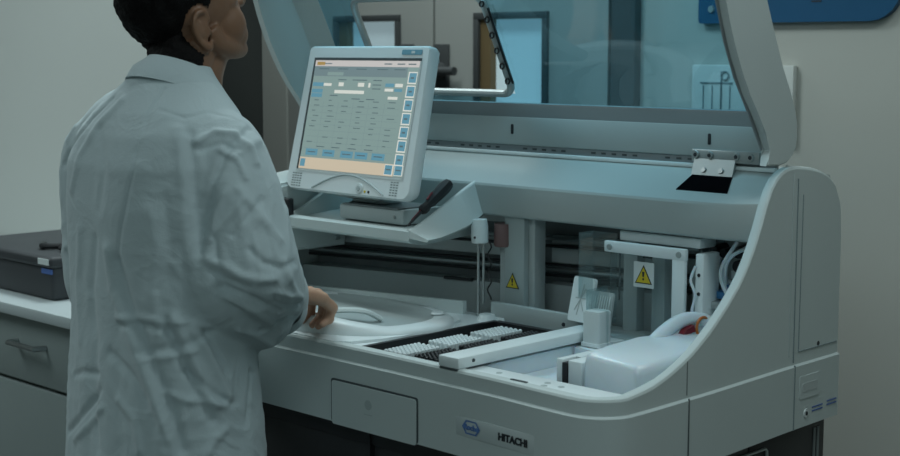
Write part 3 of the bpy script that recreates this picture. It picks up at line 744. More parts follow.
for k in range(1, 6): sq(.0+k*.148, .0015+k*.148, .20, .62, 2, .0081)
b.normal_update()
obj('screen', b, mats, t, 0, fixn=False)
b = NB(); 
arc = [MM @ Vector((-.135+.27*i/24+.01, .010+.040*sin(pi*i/24), .0070)) for i in range(25)]
tube(b, arc, .0022, 6); obj('chin_moulding', b, M['shell2'], t)
b = NB(); c = MM @ Vector((.056, .020, .006)); nz_ = (MM.to_3x3() @ Vector((0, 0, 1)))
disc_on(b, c, nz_, .014, .004, 20); pb = obj('power_button', b, M['labelwhite'], t)
b = NB(); disc_on(b, c+nz_*.004, nz_, .007, .002, 16); obj('button_cap', b, M['shell2'], pb)
for dx, mm in ((.077, 'yellow'), (.091, 'ink')):
    b = NB(); disc_on(b, MM @ Vector((dx, .014, .006)), nz_, .0034, .002, 10); obj('indicator_light', b, M[mm], t)
for x0 in (-.207, .168):
    b = NB()
    for i in range(6):
        for j in range(3 if x0 > 0 else 4):
            c0 = MM @ Vector((x0+j*.010, .012+i*.0062, .0058)); ux_ = ex*.0032
            m = frame_m(c0, ex, ey); prism(b, [(-.0032, -.0012), (.0032, -.0012), (.0032, .0012), (-.0032, .0012)], 'z', 0, .001, mtx=m)
    obj('speaker_grille', b, M['seaml'], t, 0)
b = NB(); m = MM @ Matrix.Translation((.160, .352, .0065)); prism(b, roundrect(-.03, .04, -.006, .006, .002, 2), 'z', 0, .0012, mtx=m); bl = obj('blue_badge', b, mat('badge_teal', (.10, .32, .42), .4), t)
b = NB(); text_bm(b, 'ELO', .010, m @ Matrix.Translation((.0, 0, .0014)), ext=.0003) if 0 else prism(b, roundrect(.004, .016, -.003, .003, .001, 2), 'z', .0012, .0018, mtx=m); obj('badge_mark', b, M['labelwhite'], bl)
b = NB(); prism(b, [(-.08, .0), (.08, .0), (.06, .14), (-.06, .14)], 'z', -.085, -.035, mtx=MM); obj('rear_bulge', b, M['shell2'], t)
b = NB(); box(b, -.72, -.60, .36, .42, 1.1285, 1.19, .006); obj('neck', b, M['shell2'], t)

# black scraper style tool lying across the tray wing
p0 = Vector((-.447, .292, 1.098)); p1 = Vector((-.463, .445, 1.187)); d = (p1-p0)
t = thing('screwdriver', (-.455, .37, 1.10), 'black handled screwdriver with red stripe lying beside the monitor', 'screwdriver')
b = NB(); tube(b, [p0, p0+d*.42], [.0028, .0045], 10); obj('blade', b, M['black'], t)
b = NB(); pts = [p0+d*k for k in (.30, .34, .40, .46, .55, .70, .86, .96, 1.0)]; tube(b, pts, [.007, .012, .0125, .010, .0135, .0150, .0160, .014, .007], 8); hd = obj('handle', b, M['black'], t)
b = NB(); off = Vector((.0, -.011, .008)); tube(b, [p0+d*.52+off, p0+d*.66+off*1.2], .0028, 6); tube(b, [p0+d*.1+Vector((0, -.004, .002)), p0+d*.4+Vector((0, -.006, .003))], .0012, 5); obj('red_stripe', b, M['red'], hd)
#PBEGIN
# ================================================================ PERSON
def remesh(bm, vox, smooth_it=4, factor=.5, name='tmp'):
    me = bpy.data.meshes.new(name); bm.to_mesh(me); bm.free()
    o = bpy.data.objects.new(name, me); COL.objects.link(o)
    r = o.modifiers.new('r', 'REMESH'); r.mode = 'VOXEL'; r.voxel_size = vox
    if smooth_it: s = o.modifiers.new('s', 'SMOOTH'); s.iterations = smooth_it; s.factor = factor
    dg = bpy.context.evaluated_depsgraph_get(); m2 = bpy.data.meshes.new_from_object(o.evaluated_get(dg))
    bpy.data.objects.remove(o); bpy.data.meshes.remove(me)
    nb = bmesh.new(); nb.from_mesh(m2); bpy.data.meshes.remove(m2); return nb
HC = Vector((-.588, -.218, 1.598))               # centre of the skull
HY, HP = radians(-4), radians(20)               # head turned slightly right, tipped back
fwd = Vector((-sin(HY)*cos(HP), cos(HY)*cos(HP), sin(HP))); rgt = Vector((cos(HY), sin(HY), 0)); upv = rgt.cross(fwd)
HM = Matrix.Identity(4)
for i in range(3): HM[i][0] = rgt[i]; HM[i][1] = fwd[i]; HM[i][2] = upv[i]; HM[i][3] = HC[i]
HR = HM.to_3x3()
def H(x, y, z): return HM @ Vector((x, y, z))
def hell(bm, c, r, rot=None, seg=24, ring=16):
    m = HR.copy()
    if rot: m = m @ rot
    ell(bm, H(*c), r, m, seg, ring)
def cone_tube(bm, pts, rads, n=16, flat=None):
    tube(bm, catmull(pts, 5), [interp([(i, r) for i, r in enumerate(rads)], k/5) for k in range((len(pts)-1)*5+1)], n, flat=flat)
b = NB()
# skull and face (x right, y forward, z up in head space)
hell(b, (0, -.012, .020), (.092, .116, .108)); hell(b, (0, .02, -.005), (.084, .096, .095))
hell(b, (0, .048, -.045), (.068, .066, .085)); hell(b, (0, .050, -.090), (.056, .056, .052)); hell(b, (0, .070, -.118), (.036, .036, .028))
hell(b, (0, .086, -.130), (.022, .022, .018))
for s in (-1, 1):
    # jaw line from below the ear to the chin, cheek bone, brow, lids
    cone_tube(b, [H(s*.068, -.005, -.055), H(s*.066, .005, -.092), H(s*.052, .040, -.116), H(s*.026, .078, -.130)], [.022, .022, .022, .020], 14)
    hell(b, (s*.044, .052, -.068), (.034, .046, .052)); hell(b, (s*.036, .066, -.092), (.030, .034, .036))
    hell(b, (s*.050, .056, -.022), (.026, .034, .020))
    hell(b, (s*.034, .102, .022), (.028, .016, .012))
    hell(b, (s*.033, .097, .003), (.0165, .0165, .0145))
hell(b, (0, .102, .018), (.016, .016, .020))
cone_tube(b, [H(0, .104, .015), H(0, .119, -.012), H(0, .131, -.036), H(0, .120, -.047)], [.009, .011, .015, .010])
for s in (-1, 1): hell(b, (s*.014, .117, -.040), (.010, .013, .009))
hell(b, (0, .106, -.078), (.028, .017, .0085)); hell(b, (0, .103, -.094), (.025, .018, .0095)); hell(b, (0, .092, -.084), (.034, .022, .024))
# ears
for s in (-1, 1):
    er = Matrix.Rotation(radians(-8), 3, 'X') @ Matrix.Rotation(radians(s*-22), 3, 'Z')
    def E(x, y, z): return H(s*(.086+x*.75), -.033+y*.92, -.054+z*1.0)
    ringp = [(.012, -.022, .012), (.015, -.020, .026), (.014, -.008, .040), (.012, .010, .041), (.006, .021, .030), (.003, .022, .014)]
    cone_tube(b, [E(*q) for q in [(.004, .012, .002), (.012, -.020, .004)]+ringp[:0]+ringp], [.004]+[.0058]*7, 10)
    cone_tube(b, [E(.013, -.022, .010), E(.012, -.019, -.012), E(.009, -.006, -.030), E(.004, .006, -.034), E(.001, .012, -.024)], [.006, .006, .0085, .0085, .005], 10)
    ell(b, E(.001, -.004, .006), (.006, .021, .032), HR @ er)
    cone_tube(b, [E(.010, -.010, .026), E(.013, -.012, .008), E(.010, -.003, -.010)], [.004, .0045, .004], 8)
    ell(b, E(.004, .014, -.002), (.006, .006, .009), HR)
# neck
NB0 = Vector((-.556, -.262, 1.42))
cone_tube(b, [H(0, -.040, -.03), H(0, -.024, -.085), (NB0+Vector((-.004, .012, .045))), NB0+Vector((0, .0, -.05))], [.072, .066, .064, .078], 20)
cone_tube(b, [H(0, .03, -.10), NB0+Vector((0, .060, .03)), NB0+Vector((0, .05, -.05))], [.045, .045, .05], 16)
# torso, arms, legs
TH = Vector((-.585, -.30, .80))
cone_tube(b, [NB0, (-.57, -.275, 1.28), (-.58, -.29, 1.10), (-.585, -.30, .95), TH], [.10, .16, .145, .14, .15], 24)
SHR, SHL = Vector((-.416, -.266, 1.312)), Vector((-.805, -.288, 1.288))
ELR, WRR = Vector((-.306, -.245, 1.075)), Vector((-.446, -.103, .985))
ELL, WRL = Vector((-.84, -.265, .99)), Vector((-.795, -.10, .90))
cone_tube(b, [NB0+Vector((0, -.02, -.09)), SHR], [.07, .062]); cone_tube(b, [NB0+Vector((0, -.02, -.09)), SHL], [.07, .062])
cone_tube(b, [SHR, (SHR+ELR)/2, ELR], [.062, .056, .047]); cone_tube(b, [ELR, ELR.lerp(WRR, .4), WRR], [.047, .048, .031])
cone_tube(b, [SHL, (SHL+ELL)/2, ELL], [.062, .056, .047]); cone_tube(b, [ELL, ELL.lerp(WRL, .4), WRL], [.047, .048, .031])
for s in (-1, 1):
    hp_ = Vector((-.585+s*.10, -.300, .80)); kn = Vector((-.585+s*.105, -.285, .31)); an = Vector((-.585+s*.11, -.335, -.115))
    cone_tube(b, [hp_, hp_.lerp(kn, .5), kn, kn.lerp(an, .35), an], [.098, .088, .062, .058, .038])
    cone_tube(b, [an, an+Vector((0, .03, -.055)), an+Vector((0, .16, -.075))], [.038, .036, .030])
# hands
def hand(W, K, sgn, curl):
    # W wrist, K direction of the metacarpals, sgn +1 = right hand; back of the hand points up
    f = K.normalized(); up = (Vector((0, 0, 1))-f*f.z).normalized(); s = f.cross(up)*sgn      # s points to the little-finger side for the right hand
    up = (up+s*.25).normalized()
    L = .112
    def P(a, c, h): return W+f*a+s*c+up*h
    for c0, c1, a1, hh in ((-.026, -.042, L, .004), (-.010, -.014, L*1.03, .008), (.010, .014, L*.99, .006), (.026, .040, L*.92, 0)):
        cone_tube(b, [P(-.01, c0*.6, 0), P(.05, (c0+c1)/2, .004), P(a1, c1, hh)], [.024, .020, .0155], 12)
    fing = ((-.042, L, .004, (.050, .032, .026)), (-.014, L*1.03, .008, (.056, .036, .028)), (.014, L*.99, .006, (.052, .034, .026)), (.040, L*.92, 0, (.042, .026, .022)))
    for i, (c, a, h, ls) in enumerate(fing):
        p = P(a, c, h); pts = [p]; ang = -radians(curl[0]+i*4)
        for l, dc in zip(ls, (0, curl[1], curl[2])):
            ang -= radians(dc)
            p = p+(f*cos(ang)+up*sin(ang)+s*c*.8)*l; pts.append(p)
        tube(b, pts, [.0150, .0128, .0112, .0085], 12)
        for q, r_ in zip(pts[:-1], (.0165, .0140, .0120)): ell(b, q, (r_, r_, r_), None, 12, 8)
        ell(b, pts[-1], (.0088,)*3, None, 10, 8)
    # thumb leaves the side of the palm
    t0 = P(.025, -.024, -.008); t1 = P(.062, -.062, -.020); t2 = P(.100, -.072, -.034); t3 = P(.128, -.066, -.044)
    tube(b, [t0, t1, t2, t3], [.020, .0165, .014, .010], 12)
    for q, r_ in ((t1, .0175), (t2, .0148), (t3, .0102)): ell(b, q, (r_,)*3, None, 12, 8)
hand(WRR, Vector((-.08, 1, -.20)), 1, (14, 62, 55))
hand(WRL, Vector((.05, 1, -.08)), -1, (25, 35, 25))
for f_ in b.faces: f_.smooth = True
b = remesh(b, .0038, 5, .5)
P_ = thing('person', (-.62, -.31, FLOOR), 'person in pale lab coat seen from behind, head tipped up, hand on the analyser', 'person')
# hair: offset copy of the scalp part of the same surface
def scalp(co):
    q = HM.inverted() @ co
    if q.z < -.19 or co.z < 1.40: return -1
    front = .070 if q.z > .05 else max(-.022, .070-(.05-q.z)*1.15)
    m = front-q.y                       # behind the hair line
    if q.z < -.05: m = min(m, (-.018-q.y))
    m2 = q.z-(-.158+max(0, q.y+.10)*1.05)           # nape line rises towards the ear
    ear = math.sqrt(((q.y+.030)/.034)**2+((q.z+.050)/.052)**2)-1 if abs(q.x) > .05 else 1
    return min(m*14, m2*14, ear*1.2, 1)
hb = b.copy()
kill = [v for v in hb.verts if scalp(v.co) < 0]
bmesh.ops.delete(hb, geom=kill, context='VERTS')
hb.normal_update()
for v in hb.verts:
    k = max(0, min(1, scalp(v.co)))
    q = HM.inverted() @ v.co
    n1 = noise.noise(v.co*38)*.0045+noise.noise(v.co*110)*.003
    top = max(0, min(1, (q.z+.02)/.10))
    v.co = v.co+v.normal*((.0015+.012*k*max(.25, min(1, (q.z+.16)/.14))+.010*top*k)+n1*k*1.1)
hb.normal_update()
HB = hb
# eyes: small dark lids are part of the head; brows as hair
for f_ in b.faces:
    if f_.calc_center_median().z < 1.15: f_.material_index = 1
body = obj('body', b, [M['skin'], M['skin_hand_lit']], P_, 180)
hair = obj('hair', HB, M['hair'], P_, 180, fixn=False)
b = NB()
for s in (-1, 1):
    cone_tube(b, [H(s*.014, .121, .030), H(s*.034, .122, .038), H(s*.056, .108, .032)], [.004, .0052, .003], 8)
obj('eyebrow', b, M['hair'], P_)
b = NB()
for s in (-1, 1): hell(b, (s*.033, .1035, .003), (.0125, .0125, .0115))
obj('eye', b, mat('eye_dark', (.06, .05, .045), .15), P_)
# trousers and shoes
b = NB()
for s in (-1, 1):
    hp_ = Vector((-.585+s*.095, -.325, .78)); kn = Vector((-.585+s*.105, -.285, .31)); an = Vector((-.585+s*.11, -.33, -.13))
    cone_tube(b, [hp_+Vector((0, 0, .08)), hp_, hp_.lerp(kn, .5), kn, an], [.11, .115, .105, .085, .078], 20)
b = remesh(b, .012, 6); obj('trousers', b, M['trouser'], P_, 180)
for s in (-1, 1):
    x = -.585+s*.11
    b = NB(); cone_tube(b, [(x, -.395, -.150), (x, -.33, -.145), (x, -.24, -.165), (x, -.12, -.172)], [.046, .056, .054, .036], 16)
    for v in b.verts: v.co.z = max(v.co.z, FLOOR+.002)
    obj('shoe', b, M['shoe'], P_, 60)

# ---- lab coat
rows = [ # z, cx, cy, half width, half depth
 (1.468, -.556, -.268, .070, .070), (1.445, -.557, -.275, .092, .085), (1.415, -.560, -.280, .128, .104), (1.375, -.566, -.285, .175, .125), (1.33, -.572, -.289, .214, .142),
 (1.27, -.576, -.291, .232, .156), (1.18, -.579, -.293, .232, .162), (1.05, -.581, -.295, .230, .160), (.95, -.582, -.296, .230, .158), (.85, -.583, -.297, .238, .162),
 (.75, -.584, -.297, .246, .168), (.65, -.585, -.298, .252, .173), (.55, -.585, -.30, .258, .178), (.42, -.585, -.30, .264, .184)]
yawb = radians(-3)
b = NB(); RR = []
NS = 64
for z, cx, cy, a, d in rows:
    ex_ = 2.35 if z < 1.38 else 2.1
    r_ = []
    for k in range(NS):
        t = 2*pi*k/NS; c, s = cos(t), sin(t)
        x = a*math.copysign(abs(c)**(2/ex_), c); y = d*math.copysign(abs(s)**(2/ex_), s)
        # shoulder blades and rounded upper back
        if 1.0 < z < 1.4 and y < 0: y -= .012*math.exp(-((z-1.24)/.10)**2)*math.exp(-((abs(x)-.10)/.08)**2)
        r_.append(b.verts.new((cx+x*cos(yawb)-y*sin(yawb), cy+x*sin(yawb)+y*cos(yawb), z)))
    RR.append(r_)
for a, c in zip(RR, RR[1:]):
    for k in range(NS): b.faces.new((a[k], a[(k+1) % NS], c[(k+1) % NS], c[k]))
b.faces.new(RR[0]); b.faces.new(RR[-1][::-1])
def sleeve(S, Eb, Wr, side):
    top = S+Vector((side*-.07, 0, -.005))
    wv = (Wr-Eb).normalized()
    end = Wr-wv*.028
    cone_tube(b, [top, S+Vector((side*.005, 0, -.012)), S.lerp(Eb, .35)+Vector((side*.008, -.004, 0)), S.lerp(Eb, .75)+Vector((0, -.008, 0)), Eb+Vector((-side*.012, -.008, -.012)), Eb.lerp(Wr, .35)+Vector((0, -.01, -.022)), Eb.lerp(Wr, .72)+Vector((0, 0, -.020)), end+Vector((0, 0, -.030))],
              [.074, .084, .088, .086, .088, .084, .076, .068], 28)
sleeve(SHR, ELR, WRR, 1); cone_tube(b, [SHR+Vector((-.02, -.01, -.10)), (-.385, -.30, 1.10), (-.375, -.285, 1.02), (-.385, -.20, .965), WRR+Vector((0, -.05, -.040))], [.085, .082, .082, .076, .066], 24); sleeve(SHL, ELL, WRL, -1); cone_tube(b, [(-.61, -.285, 1.375), (-.70, -.288, 1.345), SHL+Vector((.01, 0, 0))], [.06, .078, .080], 20)
for f_ in b.faces: f_.smooth = True
cb_ = remesh(b, .0052, 9, .6)
# folds: strokes given as points on the cloth, each pushes a soft ridge or groove
FOLDS = []
_F = [([(-0.475,-0.349,1.425),(-0.468,-0.372,1.402),(-0.464,-0.394,1.379),(-0.453,-0.415,1.343),(-0.452,-0.431,1.307),(-0.452,-0.444,1.269),(-0.462,-0.449,1.229),(-0.471,-0.454,1.188),(-0.485,-0.455,1.146),(-0.493,-0.455,1.115),(-0.502,-0.454,1.084)],-0.004,0.004),([(-0.609,-0.387,1.403),(-0.626,-0.4,1.383),(-0.653,-0.407,1.362),(-0.669,-0.418,1.339),(-0.704,-0.418,1.315),(-0.806,-0.371,1.282),(-0.827,-0.372,1.254)],-0.007,0.008),([(-0.812,-0.349,1.337),(-0.822,-0.364,1.308)],0.006,0.008),([(-0.561,-0.394,1.4),(-0.582,-0.409,1.375),(-0.607,-0.422,1.35),(-0.623,-0.434,1.319),(-0.644,-0.443,1.288),(-0.65,-0.45,1.253),(-0.667,-0.45,1.216)],0.006,0.01),([(-0.344,-0.241,1.347),(-0.326,-0.283,1.327),(-0.326,-0.31,1.307),(-0.326,-0.329,1.274),(-0.333,-0.344,1.241),(-0.344,-0.348,1.201),(-0.348,-0.356,1.163),(-0.343,-0.364,1.137),(-0.342,-0.369,1.111)],-0.008,0.007),([(-0.328,-0.234,1.323),(-0.315,-0.267,1.313),(-0.313,-0.29,1.303),(-0.31,-0.312,1.272),(-0.313,-0.33,1.241),(-0.317,-0.34,1.203),(-0.324,-0.348,1.164),(-0.327,-0.351,1.134),(-0.325,-0.358,1.106)],0.007,0.01),([(-0.381,-0.358,1.34),(-0.37,-0.364,1.31),(-0.363,-0.366,1.279),(-0.359,-0.366,1.245),(-0.358,-0.364,1.211),(-0.355,-0.361,1.169),(-0.343,-0.366,1.129)],-0.007,0.01),([(-0.398,-0.375,1.346),(-0.382,-0.382,1.308),(-0.373,-0.385,1.27),(-0.371,-0.385,1.226),(-0.369,-0.385,1.183),(-0.369,-0.382,1.139),(-0.365,-0.381,1.095)],0.006,0.012),([(-0.369,-0.354,1.323),(-0.365,-0.334,1.332),(-0.358,-0.316,1.341),(-0.343,-0.302,1.339),(-0.333,-0.284,1.337),(-0.32,-0.275,1.32),(-0.309,-0.264,1.304),(-0.303,-0.264,1.291),(-0.297,-0.264,1.279)],0.01,0.007),([(-0.362,-0.349,1.307),(-0.351,-0.331,1.314),(-0.338,-0.315,1.32),(-0.325,-0.303,1.314),(-0.315,-0.289,1.307)],-0.006,0.006),([(-0.334,-0.32,1.307),(-0.321,-0.31,1.298),(-0.309,-0.299,1.288),(-0.3,-0.296,1.271),(-0.291,-0.294,1.254)],0.007,0.006),([(-0.348,-0.356,1.163),(-0.341,-0.348,1.182),(-0.327,-0.345,1.202),(-0.318,-0.338,1.226),(-0.313,-0.328,1.249),(-0.31,-0.313,1.27),(-0.31,-0.296,1.292)],-0.006,0.007),([(-0.327,-0.351,1.134),(-0.313,-0.344,1.155),(-0.302,-0.335,1.174),(-0.289,-0.324,1.194),(-0.282,-0.309,1.213)],0.006,0.007),([(-0.288,-0.332,1.146),(-0.275,-0.32,1.166),(-0.269,-0.303,1.184),(-0.268,-0.289,1.198),(-0.269,-0.272,1.211)],-0.006,0.007),([(-0.29,-0.31,1.232),(-0.274,-0.296,1.207),(-0.26,-0.28,1.183),(-0.251,-0.266,1.158),(-0.243,-0.25,1.133)],0.006,0.009),([(-0.327,-0.362,1.095),(-0.314,-0.351,1.09),(-0.295,-0.345,1.086),(-0.28,-0.338,1.078),(-0.268,-0.33,1.07),(-0.254,-0.319,1.065),(-0.244,-0.305,1.06),(-0.237,-0.29,1.06),(-0.232,-0.273,1.06)],0.009,0.008),([(-0.318,-0.359,1.074),(-0.306,-0.347,1.065),(-0.289,-0.338,1.057),(-0.273,-0.329,1.051),(-0.26,-0.318,1.044)],-0.008,0.007),([(-0.305,-0.336,1.025),(-0.297,-0.326,1.018),(-0.288,-0.315,1.011),(-0.281,-0.303,1.002),(-0.277,-0.288,0.993),(-0.284,-0.262,0.976),(-0.301,-0.227,0.956)],0.009,0.009),([(-0.306,-0.344,1.046),(-0.29,-0.332,1.038),(-0.271,-0.321,1.031),(-0.262,-0.305,1.022),(-0.258,-0.286,1.011),(-0.257,-0.264,1.0),(-0.265,-0.235,0.986)],-0.009,0.008),([(-0.231,-0.248,1.091),(-0.229,-0.242,1.067),(-0.239,-0.225,1.042),(-0.25,-0.207,1.023),(-0.278,-0.173,1.001)],0.007,0.007),([(-0.249,-0.26,1.009),(-0.252,-0.242,1.002),(-0.26,-0.219,0.994),(-0.276,-0.188,0.992),(-0.299,-0.151,0.987)],-0.007,0.006),([(-0.237,-0.262,1.032),(-0.24,-0.244,1.025),(-0.246,-0.222,1.017),(-0.259,-0.197,1.014),(-0.287,-0.158,1.008)],0.006,0.006),([(-0.311,-0.245,0.945),(-0.305,-0.234,0.952),(-0.296,-0.224,0.96),(-0.292,-0.207,0.964),(-0.288,-0.191,0.969),(-0.326,-0.145,0.956)],-0.008,0.006),([(-0.282,-0.262,1.248),(-0.269,-0.266,1.21),(-0.254,-0.27,1.173),(-0.244,-0.273,1.135),(-0.235,-0.275,1.097),(-0.233,-0.275,1.058),(-0.246,-0.263,1.016),(-0.288,-0.225,0.965),(-0.333,-0.185,0.913)],-0.003,0.004),([(-0.257,-0.313,1.118),(-0.248,-0.306,1.107),(-0.242,-0.297,1.095),(-0.235,-0.28,1.088),(-0.232,-0.261,1.08),(-0.231,-0.241,1.084),(-0.242,-0.212,1.086)],-0.007,0.007),([(-0.323,-0.291,0.949),(-0.322,-0.273,0.942),(-0.321,-0.255,0.935),(-0.328,-0.228,0.919),(-0.343,-0.195,0.902)],0.007,0.007),([(-0.502,-0.454,1.084),(-0.489,-0.45,1.047),(-0.476,-0.447,1.01),(-0.451,-0.44,0.958),(-0.426,-0.433,0.905),(-0.406,-0.425,0.857),(-0.388,-0.415,0.808),(-0.377,-0.41,0.764),(-0.369,-0.402,0.719)],-0.011,0.012),([(-0.527,-0.458,1.106),(-0.522,-0.455,1.066),(-0.516,-0.453,1.027),(-0.492,-0.45,0.979),(-0.467,-0.447,0.931),(-0.442,-0.441,0.879),(-0.419,-0.436,0.827),(-0.401,-0.431,0.773),(-0.389,-0.422,0.719)],0.011,0.014),([(-0.53,-0.458,0.898),(-0.513,-0.455,0.888),(-0.495,-0.453,0.878),(-0.476,-0.451,0.865),(-0.458,-0.448,0.852),(-0.44,-0.443,0.824),(-0.422,-0.439,0.796),(-0.403,-0.432,0.758),(-0.389,-0.422,0.719)],-0.008,0.01),([(-0.387,-0.399,0.98),(-0.38,-0.39,0.949),(-0.372,-0.381,0.919),(-0.363,-0.371,0.887),(-0.354,-0.362,0.855),(-0.348,-0.35,0.829),(-0.344,-0.337,0.802)],0.01,0.012),([(-0.402,-0.412,0.971),(-0.391,-0.403,0.936),(-0.379,-0.395,0.9),(-0.369,-0.384,0.866),(-0.359,-0.374,0.832),(-0.35,-0.361,0.803),(-0.344,-0.347,0.773)],-0.009,0.01),([(-0.508,-0.451,0.971),(-0.472,-0.446,0.975),(-0.444,-0.437,0.977),(-0.422,-0.425,0.975),(-0.402,-0.412,0.971),(-0.384,-0.395,0.972),(-0.37,-0.376,0.971),(-0.36,-0.357,0.963),(-0.353,-0.336,0.954)],0.006,0.007),([(-0.502,-0.45,0.957),(-0.467,-0.445,0.96),(-0.439,-0.434,0.962),(-0.415,-0.421,0.957),(-0.395,-0.406,0.952)],-0.006,0.006),([(-0.447,-0.442,0.91),(-0.421,-0.43,0.915),(-0.401,-0.415,0.92),(-0.384,-0.397,0.925),(-0.37,-0.377,0.929),(-0.36,-0.358,0.941),(-0.354,-0.336,0.951)],-0.006,0.007),([(-0.436,-0.438,0.894),(-0.412,-0.425,0.899),(-0.393,-0.409,0.903),(-0.376,-0.39,0.909),(-0.363,-0.368,0.915)],0.006,0.007),([(-0.722,-0.445,0.697),(-0.682,-0.454,0.721),(-0.645,-0.462,0.744),(-0.621,-0.462,0.765),(-0.6,-0.46,0.785),(-0.58,-0.462,0.802),(-0.561,-0.464,0.818)],-0.008,0.008),([(-0.675,-0.457,0.691),(-0.636,-0.464,0.715),(-0.613,-0.463,0.733),(-0.584,-0.464,0.758),(-0.551,-0.467,0.783)],0.007,0.008),([(-0.684,-0.449,0.827),(-0.639,-0.457,0.841),(-0.61,-0.456,0.844),(-0.573,-0.46,0.848)],-0.007,0.007),([(-0.397,-0.42,0.832),(-0.382,-0.407,0.825),(-0.37,-0.392,0.817),(-0.359,-0.376,0.814),(-0.35,-0.359,0.811),(-0.345,-0.338,0.805),(-0.342,-0.314,0.798)],0.007,0.008),([(-0.372,-0.387,0.872),(-0.362,-0.375,0.86),(-0.354,-0.362,0.847),(-0.347,-0.346,0.831),(-0.344,-0.327,0.814),(-0.343,-0.313,0.806),(-0.342,-0.299,0.798)],-0.009,0.008),([(-0.368,-0.373,0.955),(-0.36,-0.36,0.934),(-0.354,-0.346,0.913),(-0.35,-0.333,0.883),(-0.347,-0.319,0.853),(-0.345,-0.311,0.83),(-0.342,-0.304,0.807)],0.009,0.01),([(-0.357,-0.35,0.953),(-0.354,-0.34,0.93),(-0.351,-0.329,0.907),(-0.349,-0.319,0.885),(-0.347,-0.308,0.864)],-0.007,0.008),([(-0.575,-0.456,1.122),(-0.586,-0.455,1.07),(-0.598,-0.453,1.017),(-0.595,-0.452,0.966),(-0.585,-0.455,0.916),(-0.588,-0.458,0.854),(-0.589,-0.461,0.792),(-0.578,-0.465,0.742),(-0.562,-0.473,0.695)],-0.006,0.012),([(-0.634,-0.454,1.137),(-0.645,-0.452,1.084),(-0.658,-0.448,1.03),(-0.659,-0.447,0.967),(-0.655,-0.45,0.905)],0.005,0.012),([(-0.34,-0.319,0.749),(-0.34,-0.332,0.741),(-0.341,-0.343,0.733),(-0.342,-0.355,0.719),(-0.345,-0.365,0.704)],0.007,0.01),([(-0.356,-0.242,0.854),(-0.364,-0.224,0.846)],-0.006,0.004),([(-0.357,-0.239,0.851),(-0.352,-0.246,0.829),(-0.347,-0.253,0.807),(-0.344,-0.259,0.778),(-0.342,-0.266,0.748)],-0.005,0.004),([(-0.418,-0.43,1.192),(-0.415,-0.426,1.153),(-0.412,-0.423,1.114),(-0.42,-0.425,1.074),(-0.426,-0.429,1.034),(-0.419,-0.424,0.995),(-0.411,-0.419,0.955)],0.006,0.014),([(-0.394,-0.411,1.212),(-0.391,-0.409,1.173),(-0.389,-0.406,1.134),(-0.391,-0.407,1.095),(-0.395,-0.408,1.055)],-0.005,0.012),([(-0.498,-0.458,0.807),(-0.476,-0.456,0.79),(-0.456,-0.452,0.773),(-0.448,-0.452,0.744),(-0.442,-0.452,0.714)],0.008,0.01),([(-0.592,-0.427,1.34),(-0.562,-0.442,1.302),(-0.536,-0.455,1.265),(-0.547,-0.457,1.224),(-0.556,-0.46,1.184)],-0.004,0.012),([(-0.448,-0.381,1.383),(-0.423,-0.369,1.376),(-0.403,-0.354,1.368),(-0.396,-0.329,1.373),(-0.395,-0.3,1.378),(-0.379,-0.285,1.373),(-0.363,-0.271,1.367)],-0.003,0.004)]
FOLDS = [([Vector(q) for q in pts], dep, wd_) for pts, dep, wd_ in _F]
def ridged(p, s):
    return 1-abs(noise.noise(p*s))*2
def seg_d(p, a, c):
    ac = c-a; t = max(0, min(1, (p-a).dot(ac)/max(1e-9, ac.dot(ac)))); return (p-(a+ac*t)).length, t
cb_.normal_update(); disp = {}
for v in cb_.verts:
    p = v.co; n = v.normal
    w_ = Vector((noise.noise(p*3+Vector((5, 0, 0))), noise.noise(p*3+Vector((0, 9, 0))), noise.noise(p*3+Vector((0, 0, 3)))))*.08
    q = p+w_
    arm = 1 if (p.x > -.46 and p.z < 1.36 and p.z > .86) or p.x < -.84 else 0
    # long vertical folds lower down
    h = max(0, min(1, (1.25-p.z)/.7))
    ang = math.atan2(p.y+.30, p.x+.58)
    dsp = .008*h*noise.noise(Vector((ang*3.2, p.z*1.1, 2)))+.004*h*noise.noise(Vector((ang*7, p.z*1.6, 7)))
    # creases
    q2 = Vector((q.x*7, q.y*7, q.z*4.5)); r1 = max(0, 1-abs(noise.noise(q2))*6)
    q3 = Vector((q.x*11+q.z*5, q.y*11, q.z*9-q.x*5)); r2 = max(0, 1-abs(noise.noise(q3+Vector((3, 3, 3))))*5)
    q4 = Vector((q.x*20-q.z*7, q.y*20, q.z*17+q.y*8)); r3 = max(0, 1-abs(noise.noise(q4))*4)
    amp = .45+.55*h+(.5 if arm else 0)
    patch = max(0, min(1, .5+noise.noise(p*4+Vector((8, 1, 4)))*1.6))
    dsp += (.0022*r1*patch+.0024*r2*patch+.0022*r3*patch)*amp
    for (pts, dep, wd_) in FOLDS:
        best = 9; 
        for a, c in zip(pts, pts[1:]):
            if abs(p.x-a.x) > .25 or abs(p.z-a.z) > .35: continue
            dd, tt = seg_d(p, a, c); best = min(best, dd)
        if best < wd_*3: dsp += .78*dep*math.exp(-(best/wd_)**2)
    disp[v] = n*dsp
for v, dlt in disp.items(): v.co = v.co+dlt
coat = obj('lab_coat', cb_, M['coat'], P_, 180)
